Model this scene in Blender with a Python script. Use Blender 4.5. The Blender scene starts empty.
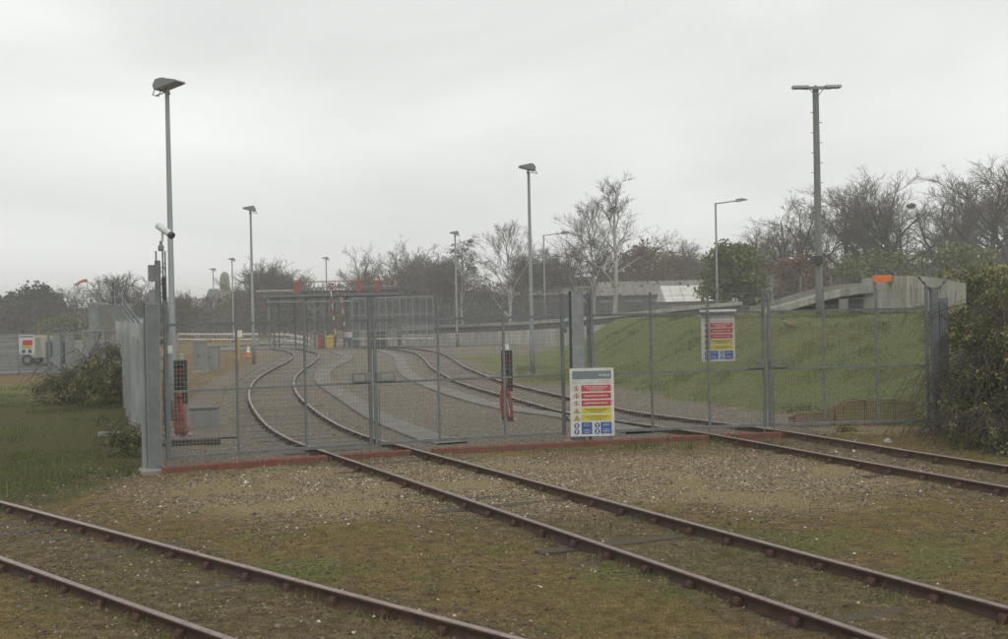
import bpy, math, random
import numpy as np
from mathutils import Vector, Matrix, Euler

R = math.radians
SC = bpy.context.scene
COL = SC.collection
random.seed(7)

# ------------------------------------------------------------------ camera, sky, sun, exposure
CAM_Z, FPX = 2.6, 1200.0
CAM_ROT = Matrix.Rotation(R(89.6), 3, 'X') @ Matrix.Rotation(R(-1.17), 3, 'Z')
cam_d = bpy.data.cameras.new('camera')
cam_d.sensor_width = 36.0
cam_d.lens = FPX / 1008.0 * 36.0
cam_d.clip_start = 0.1
cam_d.clip_end = 5000.0
cam = bpy.data.objects.new('camera', cam_d)
cam.matrix_world = Matrix.Translation((0, 0, CAM_Z)) @ CAM_ROT.to_4x4()
COL.objects.link(cam)
SC.camera = cam

SUN_EL, SUN_AZ = R(48), R(150)          # veiled sun behind the overcast, roughly behind the viewer's right
world = bpy.data.worlds.new('World')
SC.world = world
world.use_nodes = True
wn, wl = world.node_tree.nodes, world.node_tree.links
wn.clear()
w_out = wn.new('ShaderNodeOutputWorld')
w_bg = wn.new('ShaderNodeBackground')
w_bg.inputs['Strength'].default_value = 0.1
w_sky = wn.new('ShaderNodeTexSky')
w_sky.sky_type = 'NISHITA'
w_sky.sun_disc = False
w_sky.sun_elevation = SUN_EL
w_sky.sun_rotation = SUN_AZ
w_sky.dust_density = 4.0
w_co = wn.new('ShaderNodeTexCoord')
w_map = wn.new('ShaderNodeMapping')
w_map.inputs['Scale'].default_value = (1.0, 1.0, 3.6)
w_map.inputs['Rotation'].default_value = (0.0, 0.12, 0.9)
w_n = wn.new('ShaderNodeTexNoise')
w_n.inputs['Scale'].default_value = 2.1
w_n.inputs['Detail'].default_value = 5.0
w_n.inputs['Roughness'].default_value = 0.45
w_n.inputs['Distortion'].default_value = 0.4
w_rp = wn.new('ShaderNodeValToRGB')
w_rp.color_ramp.elements[0].position = 0.30
w_rp.color_ramp.elements[0].color = (0.72, 0.73, 0.72, 1)
w_rp.color_ramp.elements[1].position = 0.72
w_rp.color_ramp.elements[1].color = (1.02, 1.03, 1.01, 1)
w_mul = wn.new('ShaderNodeVectorMath')
w_mul.operation = 'SCALE'
w_mul.inputs['Scale'].default_value = 10.0
w_mix = wn.new('ShaderNodeMix')
w_mix.data_type = 'RGBA'
w_mix.inputs['Factor'].default_value = 0.965
wl.new(w_co.outputs['Generated'], w_map.inputs['Vector'])
wl.new(w_map.outputs['Vector'], w_n.inputs['Vector'])
wl.new(w_n.outputs['Fac'], w_rp.inputs['Fac'])
wl.new(w_rp.outputs['Color'], w_mul.inputs[0])
wl.new(w_sky.outputs['Color'], w_mix.inputs['A'])
wl.new(w_mul.outputs['Vector'], w_mix.inputs['B'])
wl.new(w_mix.outputs['Result'], w_bg.inputs['Color'])
wl.new(w_bg.outputs['Background'], w_out.inputs['Surface'])

sun_d = bpy.data.lights.new('sun', 'SUN')
sun_d.energy = 0.6
sun_d.angle = R(25)
sun_d.color = (1.0, 0.96, 0.9)
sun = bpy.data.objects.new('sun', sun_d)
sun.rotation_euler = (Vector((math.sin(SUN_AZ) * math.cos(SUN_EL), math.cos(SUN_AZ) * math.cos(SUN_EL), math.sin(SUN_EL)))
                      .to_track_quat('Z', 'Y').to_euler())
sun.location = (30, -40, 60)
COL.objects.link(sun)

SC.view_settings.view_transform = 'Standard'
SC.view_settings.look = 'None'
SC.view_settings.exposure = 0.1
SC.view_settings.gamma = 1.0
SC.view_settings.use_curve_mapping = False
SC.render.engine = 'CYCLES'
SC.cycles.use_denoising = True
SC.cycles.denoiser = 'OPENIMAGEDENOISE'
SC.cycles.denoising_prefilter = 'NONE'
SC.cycles.filter_width = 1.4
SC.cycles.max_bounces = 6
SC.cycles.volume_bounces = 1
SC.cycles.transparent_max_bounces = 12


# ------------------------------------------------------------------ measuring helpers
def ray(px, py):
    return CAM_ROT @ Vector(((px - 504.0) / FPX, -(py - 319.5) / FPX, -1.0))


def at(px, py, z=0.0):
    """the point of height z seen at a pixel of the photograph"""
    v = ray(px, py)
    t = (z - CAM_Z) / v.z
    return Vector((v.x * t, v.y * t, z))


def atd(px, py, d):
    """the point at distance d into the picture seen at a pixel of the photograph"""
    v = ray(px, py)
    t = d / v.y
    return Vector((v.x * t, d, CAM_Z + v.z * t))


# ------------------------------------------------------------------ numpy noise
def _lat(ix, iy, seed):
    h = (ix.astype(np.int64) * 374761393 + iy.astype(np.int64) * 668265263 + seed * 974711) & 0x7fffffff
    h = ((h ^ (h >> 13)) * 1274126177) & 0x7fffffff
    return ((h ^ (h >> 16)) & 0xffff) / 65535.0


def vnoise(x, y, s, seed=0):
    x, y = np.asarray(x, float) / s, np.asarray(y, float) / s
    ix, iy = np.floor(x), np.floor(y)
    fx, fy = x - ix, y - iy
    fx, fy = fx * fx * (3 - 2 * fx), fy * fy * (3 - 2 * fy)
    a, b = _lat(ix, iy, seed), _lat(ix + 1, iy, seed)
    c, d = _lat(ix, iy + 1, seed), _lat(ix + 1, iy + 1, seed)
    return (a + (b - a) * fx) * (1 - fy) + (c + (d - c) * fx) * fy


def fbm(x, y, s, seed=0, o=3):
    t, a, n = 0, 1.0, 0
    for k in range(o):
        t = t + a * vnoise(x, y, s / 2 ** k, seed + k * 17)
        n += a
        a *= 0.5
    return t / n


def sstep(a, b, x):
    t = np.clip((x - a) / (b - a), 0, 1)
    return t * t * (3 - 2 * t)


# ------------------------------------------------------------------ terrain
FOOT_Y = [0, 10, 14, 18, 20.7, 22.5, 23.6, 25.0, 26.3, 28, 34, 48, 60, 80, 140, 2000]
FOOT_X = [18, 12.6, 10.7, 9.3, 8.55, 8.2, 8.7, 8.8, 7.7, 6.7, 4.6, 2.6, 1.6, 3.0, 12, 60]
TOP_H = [1.3, 1.3, 1.3, 1.3, 1.3, 1.3, 1.3, 1.5, 1.7, 1.9, 2.15, 2.2, 2.1, 1.9, 1.5, 1.5]
RUN_L = [3.5, 3.2, 3.0, 2.8, 2.6, 2.6, 2.8, 4.0, 6.0, 7.5, 7.5, 5.5, 4.8, 6, 14, 14]


def height(x, y):
    x, y = np.asarray(x, float), np.asarray(y, float)
    s = x - np.interp(y, FOOT_Y, FOOT_X)
    h = sstep(0, 1, s / np.interp(y, FOOT_Y, RUN_L)) * np.interp(y, FOOT_Y, TOP_H)
    near = np.exp(-((x / 16) ** 2 + ((y - 15) / 16) ** 2) ** 2)
    return h + near * ((fbm(x, y, 1.3, 3) - 0.5) * 0.06 + (fbm(x, y, 0.45, 9, 3) - 0.5) * 0.05) + sstep(0.05, 0.5, h) * ((fbm(x, y, 2.6, 5) - 0.5) * 0.34 + (fbm(x, y, 0.7, 6) - 0.5) * 0.12)


def hz(x, y):
    return float(height(np.array([x]), np.array([y]))[0])


# ------------------------------------------------------------------ mesh building
def obj(name, mesh, parent=None):
    o = bpy.data.objects.new(name, mesh)
    COL.objects.link(o)
    if parent is not None:
        o.parent = parent
    return o


def arr_mesh(name, V, F, material, tint=None, smooth=False):
    """mesh from numpy arrays; F is (n, k)"""
    V = np.asarray(V, np.float32)
    F = np.asarray(F, np.int32)
    n, k = F.shape
    me = bpy.data.meshes.new(name)
    me.vertices.add(len(V))
    me.vertices.foreach_set('co', V.ravel())
    me.loops.add(n * k)
    me.loops.foreach_set('vertex_index', F.ravel())
    me.polygons.add(n)
    me.polygons.foreach_set('loop_start', np.arange(0, n * k, k, dtype=np.int32))
    me.polygons.foreach_set('loop_total', np.full(n, k, np.int32))
    if smooth:
        me.polygons.foreach_set('use_smooth', np.ones(n, bool))
    if tint is not None:
        a = me.attributes.new('tint', 'FLOAT', 'POINT')
        a.data.foreach_set('value', np.asarray(tint, np.float32))
    me.update(calc_edges=True)
    me.validate()
    if material:
        me.materials.append(material)
    return me


class MB:
    def __init__(self):
        self.v, self.f = [], []

    def add(self, vs, fs):
        b = len(self.v)
        self.v += [tuple(p) for p in vs]
        self.f += [tuple(b + i for i in f) for f in fs]
        return self

    def box(self, c, s, rot=None, taper=1.0):
        hx, hy, hzz = s[0] / 2, s[1] / 2, s[2] / 2
        vs = []
        for z in (-1, 1):
            k = taper if z > 0 else 1.0
            for x, y in ((-1, -1), (1, -1), (1, 1), (-1, 1)):
                vs.append(Vector((x * hx * k, y * hy * k, z * hzz)))
        if rot is not None:
            m = Euler(rot).to_matrix()
            vs = [m @ p for p in vs]
        c = Vector(c)
        return self.add([p + c for p in vs], [(3, 2, 1, 0), (4, 5, 6, 7), (0, 1, 5, 4), (1, 2, 6, 5), (2, 3, 7, 6), (3, 0, 4, 7)])

    def cbox(self, c, s, b=0.01, rot=None):
        """box with chamfered top edges"""
        hx, hy, hzz = s[0] / 2, s[1] / 2, s[2] / 2
        vs = []
        for z, k in ((-hzz, 0), (hzz - b, 0), (hzz, b)):
            for x, y in ((-1, -1), (1, -1), (1, 1), (-1, 1)):
                vs.append(Vector((x * (hx - k), y * (hy - k), z)))
        if rot is not None:
            m = Euler(rot).to_matrix()
            vs = [m @ p for p in vs]
        c = Vector(c)
        fs = [(3, 2, 1, 0), (8, 9, 10, 11)]
        for r in (0, 4):
            for i in range(4):
                j = (i + 1) % 4
                fs.append((r + i, r + j, r + 4 + j, r + 4 + i))
        return self.add([p + c for p in vs], fs)

    def tube(self, p0, p1, r0, r1=None, n=8, cap=True):
        return self.path([p0, p1], [r0, r0 if r1 is None else r1], n, cap)

    def path(self, pts, rad, n=8, cap=True):
        pts = [Vector(p) for p in pts]
        if not isinstance(rad, (list, tuple)):
            rad = [rad] * len(pts)
        vs, fs = [], []
        for i, p in enumerate(pts):
            t = (pts[min(i + 1, len(pts) - 1)] - pts[max(i - 1, 0)]).normalized()
            u = t.cross(Vector((0, 0, 1)) if abs(t.z) < 0.9 else Vector((0, 1, 0))).normalized()
            w = t.cross(u)
            for k in range(n):
                a = 2 * math.pi * (k + 0.5) / n
                vs.append(p + (u * math.cos(a) + w * math.sin(a)) * rad[i])
        for i in range(len(pts) - 1):
            for k in range(n):
                k2 = (k + 1) % n
                fs.append((i * n + k, i * n + k2, (i + 1) * n + k2, (i + 1) * n + k))
        if cap:
            fs.append(tuple(reversed(range(n))))
            fs.append(tuple((len(pts) - 1) * n + k for k in range(n)))
        return self.add(vs, fs)

    def lathe(self, prof, c=(0, 0, 0), n=16):
        c = Vector(c)
        vs, fs = [], []
        for r, z in prof:
            for k in range(n):
                a = 2 * math.pi * k / n
                vs.append(c + Vector((r * math.cos(a), r * math.sin(a), z)))
        for i in range(len(prof) - 1):
            for k in range(n):
                k2 = (k + 1) % n
                fs.append((i * n + k, i * n + k2, (i + 1) * n + k2, (i + 1) * n + k))
        fs.append(tuple(reversed(range(n))))
        fs.append(tuple((len(prof) - 1) * n + k for k in range(n)))
        return self.add(vs, fs)

    def extrude(self, poly, axis, a, b):
        """polygon extruded along an axis: poly of 2-tuples in the other two axes"""
        def mk(p, t):
            return {'x': (t, p[0], p[1]), 'y': (p[0], t, p[1]), 'z': (p[0], p[1], t)}[axis]
        n = len(poly)
        vs = [mk(p, a) for p in poly] + [mk(p, b) for p in poly]
        fs = [tuple(reversed(range(n))), tuple(range(n, 2 * n))]
        for i in range(n):
            j = (i + 1) % n
            fs.append((i, j, n + j, n + i))
        return self.add(vs, fs)

    def mesh(self, name, material, smooth=False):
        me = bpy.data.meshes.new(name)
        me.from_pydata(self.v, [], self.f)
        me.update()
        import bmesh
        bm = bmesh.new()
        bm.from_mesh(me)
        bmesh.ops.recalc_face_normals(bm, faces=bm.faces)
        bm.to_mesh(me)
        bm.free()
        if smooth:
            me.polygons.foreach_set('use_smooth', [True] * len(me.polygons))
            me.update()
        if material:
            me.materials.append(material)
        return me

    def build(self, name, material, parent=None, smooth=False):
        return obj(name, self.mesh(name, material, smooth), parent)


def tag(o, label=None, cat=None, group=None, kind=None):
    for k, v in (('label', label), ('category', cat), ('group', group), ('kind', kind)):
        if v:
            o[k] = v
    return o


def thing(name, label, cat, loc=(0, 0, 0), rz=0.0, group=None):
    o = bpy.data.objects.new(name, None)
    o.empty_display_size = 0.2
    COL.objects.link(o)
    o.location = loc
    o.rotation_euler = (0, 0, rz)
    return tag(o, label, cat, group)


def dup(root, loc, rz, label=None, group=None, scale=None):
    r = root.copy()
    COL.objects.link(r)
    r.location = loc
    r.rotation_euler = (0, 0, rz)
    if scale:
        r.scale = scale
    tag(r, label, None, group)
    for ch in list(root.children):
        c = ch.copy()
        COL.objects.link(c)
        c.parent = r
        for g in list(ch.children):
            d = g.copy()
            COL.objects.link(d)
            d.parent = c
    return r


# ------------------------------------------------------------------ materials
def new_mat(name):
    m = bpy.data.materials.new(name)
    m.use_nodes = True
    nt = m.node_tree
    return m, nt, nt.nodes['Principled BSDF']


def ncol(c):
    return (c[0], c[1], c[2], 1)


def mat(name, col, col2=None, rough=0.7, scale=6.0, metal=0.0, bump=0.0, bscale=40.0, spec=0.4, fine=0.0, stretch=None):
    """two colours mixed by noise (wear, dirt), fine relief by bump"""
    m, nt, b = new_mat(name)
    N, L = nt.nodes, nt.links
    b.inputs['Roughness'].default_value = rough
    b.inputs['Metallic'].default_value = metal
    b.inputs['Specular IOR Level'].default_value = spec
    tc = N.new('ShaderNodeTexCoord')
    mp = N.new('ShaderNodeMapping')
    if stretch:
        mp.inputs['Scale'].default_value = stretch
    L.new(tc.outputs['Object'], mp.inputs['Vector'])
    nz = N.new('ShaderNodeTexNoise')
    nz.inputs['Scale'].default_value = scale
    nz.inputs['Detail'].default_value = 6
    nz.inputs['Roughness'].default_value = 0.65
    L.new(mp.outputs['Vector'], nz.inputs['Vector'])
    rp = N.new('ShaderNodeValToRGB')
    rp.color_ramp.elements[0].position = 0.36
    rp.color_ramp.elements[1].position = 0.66
    rp.color_ramp.elements[0].color = ncol(col)
    rp.color_ramp.elements[1].color = ncol(col2 or tuple(c * 0.75 for c in col))
    L.new(nz.outputs['Fac'], rp.inputs['Fac'])
    oi = N.new('ShaderNodeObjectInfo')
    mr = N.new('ShaderNodeMapRange')
    mr.inputs['To Min'].default_value = 0.88
    mr.inputs['To Max'].default_value = 1.12
    L.new(oi.outputs['Random'], mr.inputs['Value'])
    sc = N.new('ShaderNodeVectorMath')
    sc.operation = 'SCALE'
    L.new(rp.outputs['Color'], sc.inputs[0])
    L.new(mr.outputs['Result'], sc.inputs['Scale'])
    L.new(sc.outputs['Vector'], b.inputs['Base Color'])
    if bump > 0:
        n2 = N.new('ShaderNodeTexNoise')
        n2.inputs['Scale'].default_value = bscale
        n2.inputs['Detail'].default_value = 5
        L.new(tc.outputs['Object'], n2.inputs['Vector'])
        bp = N.new('ShaderNodeBump')
        bp.inputs['Strength'].default_value = bump
        bp.inputs['Distance'].default_value = 0.02
        L.new(n2.outputs['Fac'], bp.inputs['Height'])
        L.new(bp.outputs['Normal'], b.inputs['Normal'])
    return m


def tint_mat(name, stops, rough=0.8, trans=0.0, spec=0.25):
    """colour picked along a ramp by the 'tint' attribute of each leaf, blade or stone"""
    m, nt, b = new_mat(name)
    N, L = nt.nodes, nt.links
    b.inputs['Roughness'].default_value = rough
    b.inputs['Specular IOR Level'].default_value = spec
    at_ = N.new('ShaderNodeAttribute')
    at_.attribute_name = 'tint'
    rp = N.new('ShaderNodeValToRGB')
    el = rp.color_ramp.elements
    while len(el) < len(stops):
        el.new(0.5)
    for e, (p, c) in zip(el, stops):
        e.position = p
        e.color = ncol(c)
    L.new(at_.outputs['Fac'], rp.inputs['Fac'])
    L.new(rp.outputs['Color'], b.inputs['Base Color'])
    if trans > 0:
        tr = N.new('ShaderNodeBsdfTranslucent')
        L.new(rp.outputs['Color'], tr.inputs['Color'])
        mx = N.new('ShaderNodeMixShader')
        mx.inputs['Fac'].default_value = trans
        out = N['Material Output']
        L.new(b.outputs['BSDF'], mx.inputs[1])
        L.new(tr.outputs['BSDF'], mx.inputs[2])
        L.new(mx.outputs['Shader'], out.inputs['Surface'])
    return m


def flat(name, col, rough=0.5, spec=0.4):
    m = mat(name, col, tuple(c * 0.86 for c in col), rough=rough, scale=9, spec=spec)
    return m


M = {}
M['galv'] = mat('galvanised_steel', (0.27, 0.29, 0.295), (0.19, 0.205, 0.21), 0.55, 7, 0.25, 0.06, 60)
M['galv_gate'] = mat('weathered_gate_steel', (0.19, 0.21, 0.213), (0.13, 0.145, 0.148), 0.6, 5, 0.2, 0.06, 60)
M['galv_pale'] = mat('pale_galvanised_steel', (0.44, 0.455, 0.45), (0.28, 0.295, 0.295), 0.7, 4, 0.0, 0.05, 50, stretch=(1, 1, 0.25))
M['pole'] = mat('lamp_pole_steel', (0.25, 0.28, 0.285), (0.19, 0.215, 0.22), 0.5, 3, 0.2, stretch=(2, 2, 0.3))
M['wood_pole'] = mat('weathered_timber_pole', (0.235, 0.24, 0.235), (0.165, 0.165, 0.158), 0.85, 4, 0, 0.3, 30, stretch=(6, 6, 0.4))
M['wire'] = mat('wire', (0.25, 0.265, 0.262), (0.18, 0.19, 0.19), 0.5, 3, 0.0)
M['rail_side'] = mat('rusted_rail', (0.098, 0.050, 0.032), (0.048, 0.031, 0.024), 0.85, 5, 0.05, 0.3, 60)
M['rail_top'] = mat('worn_rail_head', (0.30, 0.235, 0.205), (0.19, 0.13, 0.105), 0.40, 14, 0.35)
M['chair'] = mat('rusted_iron_chair', (0.10, 0.045, 0.030), (0.05, 0.03, 0.023), 0.9, 12, 0.05, 0.4, 60)
M['sleeper'] = mat('weathered_sleeper', (0.095, 0.074, 0.05), (0.052, 0.042, 0.031), 0.9, 7, 0, 0.5, 35, stretch=(0.6, 5, 1))
M['sleeper_c'] = mat('dusty_yard_sleeper', (0.125, 0.105, 0.09), (0.085, 0.066, 0.056), 0.92, 6, 0, 0.4, 35)
M['brick'] = mat('red_edging_brick', (0.25, 0.085, 0.057), (0.15, 0.066, 0.048), 0.9, 9, 0, 0.5, 50)
M['mortar'] = mat('edging_mortar', (0.19, 0.095, 0.07), (0.13, 0.075, 0.058), 0.95, 8, 0, 0.3, 50)
M['concrete'] = mat('weathered_concrete', (0.33, 0.31, 0.275), (0.22, 0.205, 0.18), 0.9, 1.4, 0, 0.25, 20)
M['concrete_path'] = mat('walkway_concrete', (0.205, 0.19, 0.163), (0.145, 0.132, 0.113), 0.92, 1.6, 0, 0.3, 20)
M['earth_path'] = mat('trodden_earth_path', (0.16, 0.135, 0.10), (0.115, 0.09, 0.066), 0.95, 1.5, 0, 0.4, 25)
M['concrete_pale'] = mat('pale_coping_concrete', (0.47, 0.45, 0.40), (0.27, 0.255, 0.22), 0.9, 1.6, 0, 0.2, 15, stretch=(2.2, 2.2, 0.35))
M['tarmac'] = mat('yard_tarmac', (0.10, 0.10, 0.098), (0.075, 0.075, 0.074), 0.9, 0.6, 0, 0.2, 30)
M['white'] = mat('white_paint', (0.74, 0.74, 0.71), (0.60, 0.60, 0.57), 0.5, 4)
M['sign_white'] = mat('sign_board_white', (0.66, 0.67, 0.64), (0.50, 0.50, 0.46), 0.5, 4.0)
M['sign_grey'] = flat('sign_header_grey', (0.20, 0.27, 0.285), 0.45)
M['sign_red'] = flat('sign_red', (0.56, 0.075, 0.09), 0.45)
M['sign_yellow'] = flat('sign_yellow', (0.62, 0.54, 0.045), 0.45)
M['sign_blue'] = flat('sign_blue', (0.045, 0.115, 0.36), 0.45)
M['sign_black'] = flat('sign_black', (0.03, 0.03, 0.03), 0.5)
M['sign_text'] = flat('sign_faded_text', (0.50, 0.53, 0.52), 0.5)
M['black'] = mat('dull_black_housing', (0.022, 0.028, 0.026), (0.04, 0.045, 0.04), 0.55, 8)
M['red'] = mat('red_paint', (0.36, 0.065, 0.05), (0.25, 0.055, 0.045), 0.6, 6)
M['red_lens'] = mat('unlit_red_lens', (0.17, 0.016, 0.015), (0.14, 0.016, 0.015), 0.3, 4)
M['red_hose'] = mat('faded_red_hose', (0.30, 0.07, 0.05), (0.21, 0.055, 0.04), 0.65, 10)
M['orange'] = mat('orange_paint', (0.72, 0.17, 0.03), (0.62, 0.15, 0.03), 0.6, 6)
M['netting'] = mat('faded_orange_netting', (0.30, 0.115, 0.08), (0.21, 0.09, 0.065), 0.75, 3)
M['yellow'] = mat('yellow_paint', (0.55, 0.38, 0.03), (0.45, 0.31, 0.03), 0.6, 5)
M['cabinet'] = mat('grey_cabinet', (0.25, 0.265, 0.26), (0.19, 0.20, 0.20), 0.6, 4)
M['dark_steel'] = mat('dark_steel', (0.075, 0.08, 0.082), (0.05, 0.053, 0.055), 0.7, 4)
M['glass'] = mat('lamp_glass', (0.30, 0.31, 0.30), (0.25, 0.26, 0.25), 0.2, 4)
M['tank'] = mat('olive_tank_cladding', (0.20, 0.20, 0.165), (0.15, 0.15, 0.125), 0.7, 1.2)
M['shed_wall'] = mat('shed_cladding', (0.16, 0.15, 0.135), (0.11, 0.10, 0.09), 0.85, 0.5)
M['shed_roof'] = mat('grey_shed_roof', (0.24, 0.225, 0.195), (0.17, 0.155, 0.135), 0.9, 0.35)
M['white_roof'] = mat('white_sheet_roof', (0.62, 0.61, 0.57), (0.44, 0.43, 0.40), 0.7, 0.7)
M['stone_tower'] = mat('buff_stone', (0.235, 0.20, 0.15), (0.17, 0.145, 0.11), 0.9, 0.6)
M['slate'] = mat('slate_grey', (0.115, 0.115, 0.115), (0.09, 0.09, 0.09), 0.8, 0.5)
M['bark'] = mat('grey_brown_bark', (0.105, 0.088, 0.07), (0.07, 0.06, 0.048), 0.95, 2)
M['bark_birch'] = mat('pale_birch_bark', (0.42, 0.40, 0.36), (0.24, 0.22, 0.19), 0.9, 1.2)
M['twig'] = mat('bare_twigs', (0.17, 0.138, 0.11), (0.12, 0.10, 0.082), 0.95, 0.5)
M['twig_birch'] = mat('birch_twigs', (0.135, 0.105, 0.085), (0.10, 0.08, 0.066), 0.95, 0.5)
M['stick'] = mat('dead_stick', (0.09, 0.07, 0.055), (0.06, 0.05, 0.04), 0.95, 8)
M['pheasant'] = None
M['leaf_bramble'] = tint_mat('bramble_leaves', [(0, (0.04969, 0.06861, 0.02552)), (0.45, (0.1242, 0.153, 0.04641)), (0.75, (0.2761, 0.285, 0.09745)), (1, (0.4417, 0.3298, 0.1624))], 0.6, 0.25)
M['leaf_green'] = tint_mat('evergreen_leaves', [(0, (0.07875, 0.09314, 0.04032)), (0.6, (0.1628, 0.1774, 0.07115)), (1, (0.2755, 0.2551, 0.1186))], 0.65, 0.2)
M['leaf_dark'] = tint_mat('dark_conifer_needles', [(0, (0.012, 0.02, 0.012)), (1, (0.04, 0.052, 0.027))], 0.75, 0.1)
M['leaf_brown'] = tint_mat('russet_leaves', [(0, (0.104, 0.0675, 0.039)), (0.6, (0.1872, 0.1114, 0.063)), (1, (0.26, 0.1435, 0.075))], 0.8, 0.15)
M['brush'] = tint_mat('woodland_brush', [(0, (0.0297, 0.0286, 0.0168)), (0.35, (0.0675, 0.0533, 0.0336)), (0.65, (0.1148, 0.0858, 0.054)), (1, (0.1013, 0.104, 0.0432))], 0.9, 0.1)
M['grass'] = tint_mat('grass_blades', [(0, (0.0342, 0.0541, 0.01232)), (0.35, (0.114, 0.1546, 0.0352)), (0.65, (0.2166, 0.2318, 0.0704)), (1, (0.228, 0.1609, 0.0572))], 0.8, 0.25)
M['stones'] = tint_mat('gravel_stones', [(0, (0.0726, 0.05589, 0.04389)), (0.45, (0.1716, 0.1304, 0.09471)), (0.8, (0.2904, 0.2297, 0.1617)), (0.97, (0.4488, 0.385, 0.3003)), (1, (0.66, 0.5962, 0.5082))], 0.9)


# ------------------------------------------------------------------ ground
def centre(pts, k=0.984):
    return [(x * k, y * k) for x, y in pts]


NEAR_C = [(-0.545 + 0.687 * t, 8.63 - 0.726 * t) for t in np.linspace(-18, 9, 28)]
MID_C = centre([(6.0, 4.0), (4.12, 8), (2.24, 12), (0.366, 16), (-1.51, 20), (-2.45, 22), (-3.8, 25), (-5.15, 29.2), (-6.98, 36.4), (-8.35, 43), (-9.4, 49.4), (-10.3, 57), (-11.1, 65), (-12.1, 73), (-13.6, 81), (-17, 92), (-24, 105)])
RIGHT_C = centre([(12.0, 4.5), (10.6, 8), (9.15, 12), (7.68, 16), (6.22, 20), (4.8, 24), (3.5, 26.8), (2.35, 29.4), (0.9, 35.3), (-0.85, 43), (-1.95, 50.5), (-2.75, 56.6), (-3.9, 68), (-5.3, 78), (-8.2, 88), (-15, 100), (-23, 108)])


def resample(pts, step):
    P = np.array(pts, float)
    # centripetal-like smoothing by Catmull-Rom
    out = []
    n = len(P)
    for i in range(n - 1):
        p0, p1, p2, p3 = P[max(i - 1, 0)], P[i], P[i + 1], P[min(i + 2, n - 1)]
        for t in np.linspace(0, 1, 24, endpoint=False):
            out.append(0.5 * (2 * p1 + (p2 - p0) * t + (2 * p0 - 5 * p1 + 4 * p2 - p3) * t * t + (3 * p1 - p0 - 3 * p2 + p3) * t ** 3))
    out.append(P[-1])
    out = np.array(out)
    d = np.r_[0, np.cumsum(np.hypot(*np.diff(out, axis=0).T))]
    s = np.arange(0, d[-1], step)
    xy = np.c_[np.interp(s, d, out[:, 0]), np.interp(s, d, out[:, 1])]
    tg = np.gradient(xy, axis=0)
    tg /= np.linalg.norm(tg, axis=1)[:, None]
    return xy, tg


def dist_to(pts, x, y):
    xy, _ = resample(pts, 1.0)
    sh = np.shape(x)
    x, y = np.ravel(x), np.ravel(y)
    best = np.full(x.shape, 1e9)
    for (ax, ay), (bx, by) in zip(xy[:-1], xy[1:]):
        dx, dy = bx - ax, by - ay
        t = np.clip(((x - ax) * dx + (y - ay) * dy) / (dx * dx + dy * dy), 0, 1)
        best = np.minimum(best, np.hypot(x - ax - t * dx, y - ay - t * dy))
    return best.reshape(sh)


GATE_X = [-60, -5.76, -2.42, 1.12, 5.28, 8.5, 60]
GATE_Y = [20.4, 20.4, 22.0, 23.2, 24.0, 24.2, 24.4]


def masks(x, y):
    """where grass, pale gravel, yard ballast, bare earth and tarmac lie"""
    n1, n2, n3 = fbm(x, y, 3.0, 21), fbm(x, y, 1.1, 31), fbm(x, y, 6.5, 41)
    gy = np.interp(x, GATE_X, GATE_Y)
    behind = sstep(-0.25, 0.25, y - gy) * sstep(-0.4, 0.3, x + 6.1 + np.maximum(y - 20.5, 0) * 0.315)
    s = x - np.interp(y, FOOT_Y, FOOT_X)
    bank = sstep(-0.6, 0.5, s + (n2 - 0.5) * 1.2) * (1 - 0.35 * sstep(0.0, -1.0, s))
    leftgrass = sstep(0.3, -0.5, x + 6.1 + np.maximum(y - 20.5, 0) * 0.315 + (n2 - 0.5) * 0.8) * sstep(14.5, 19, y + (n1 - 0.5) * 6) * sstep(52, 44, y)
    midfar = sstep(-1.5, 1.0, x + (y - 40) * 0.12 - 1.2 + (n2 - 0.5) * 2) * sstep(38, 44, y) * sstep(76, 64, y + (n1 - 0.5) * 8)
    xm = np.interp(y, [q_[1] for q_ in MID_C], [q_[0] for q_ in MID_C])
    leftfar = sstep(-1.8, -3.2, x - xm + (n2 - 0.5) * 1.5) * sstep(24, 30, y)
    front = sstep(0.42, 0.66, n1 * 0.5 + n2 * 0.5) * (1 - behind) * 0.62
    gravel = (np.exp(-(((x + 2.2) / 3.8) ** 2 + ((y - 18.3) / 3.2) ** 2)) * 1.15 + np.exp(-(((x - 2.2) / 3.2) ** 2 + ((y - 18.6) / 2.6) ** 2)) * 0.9
              + np.exp(-(((x - 4.6) / 2.6) ** 2 + ((y - 18.5) / 4.0) ** 2)) * 0.55 + np.exp(-(((x - 7.4) / 1.2) ** 2 + ((y - 24.6) / 0.8) ** 2)) * 1.3)
    gravel = np.clip(gravel * (0.35 + n2 * 1.2), 0, 1) * (1 - behind * (x < 6.3))
    yard = np.clip(behind * (1 - bank) * (1 - 0.85 * leftfar) * (1 - midfar), 0, 1)
    green = np.clip(np.maximum.reduce([bank, leftgrass, midfar * 0.9, leftfar * 0.35 * sstep(0.45, 0.6, n1), front * (1 - gravel)]), 0, 1)
    earth = np.clip(sstep(0.5, 0.66, n3 * 0.5 + n2 * 0.5) * (1 - behind) * 0.9 + leftfar * 0.8 + sstep(-7, -9, x) * sstep(34, 42, y) * sstep(61, 58, y), 0, 1)
    tar = sstep(0.5, -0.5, x + 17.5 + (y - 60) * 0.3) * sstep(58.5, 59.5, y) * sstep(140, 120, y)
    track = np.maximum.reduce([sstep(1.5, 0.9, dist_to(c, x, y) + (n2 - 0.5) * 0.8) for c in (NEAR_C, MID_C, RIGHT_C)])
    return green, gravel, yard, earth, tar, track, behind


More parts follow.
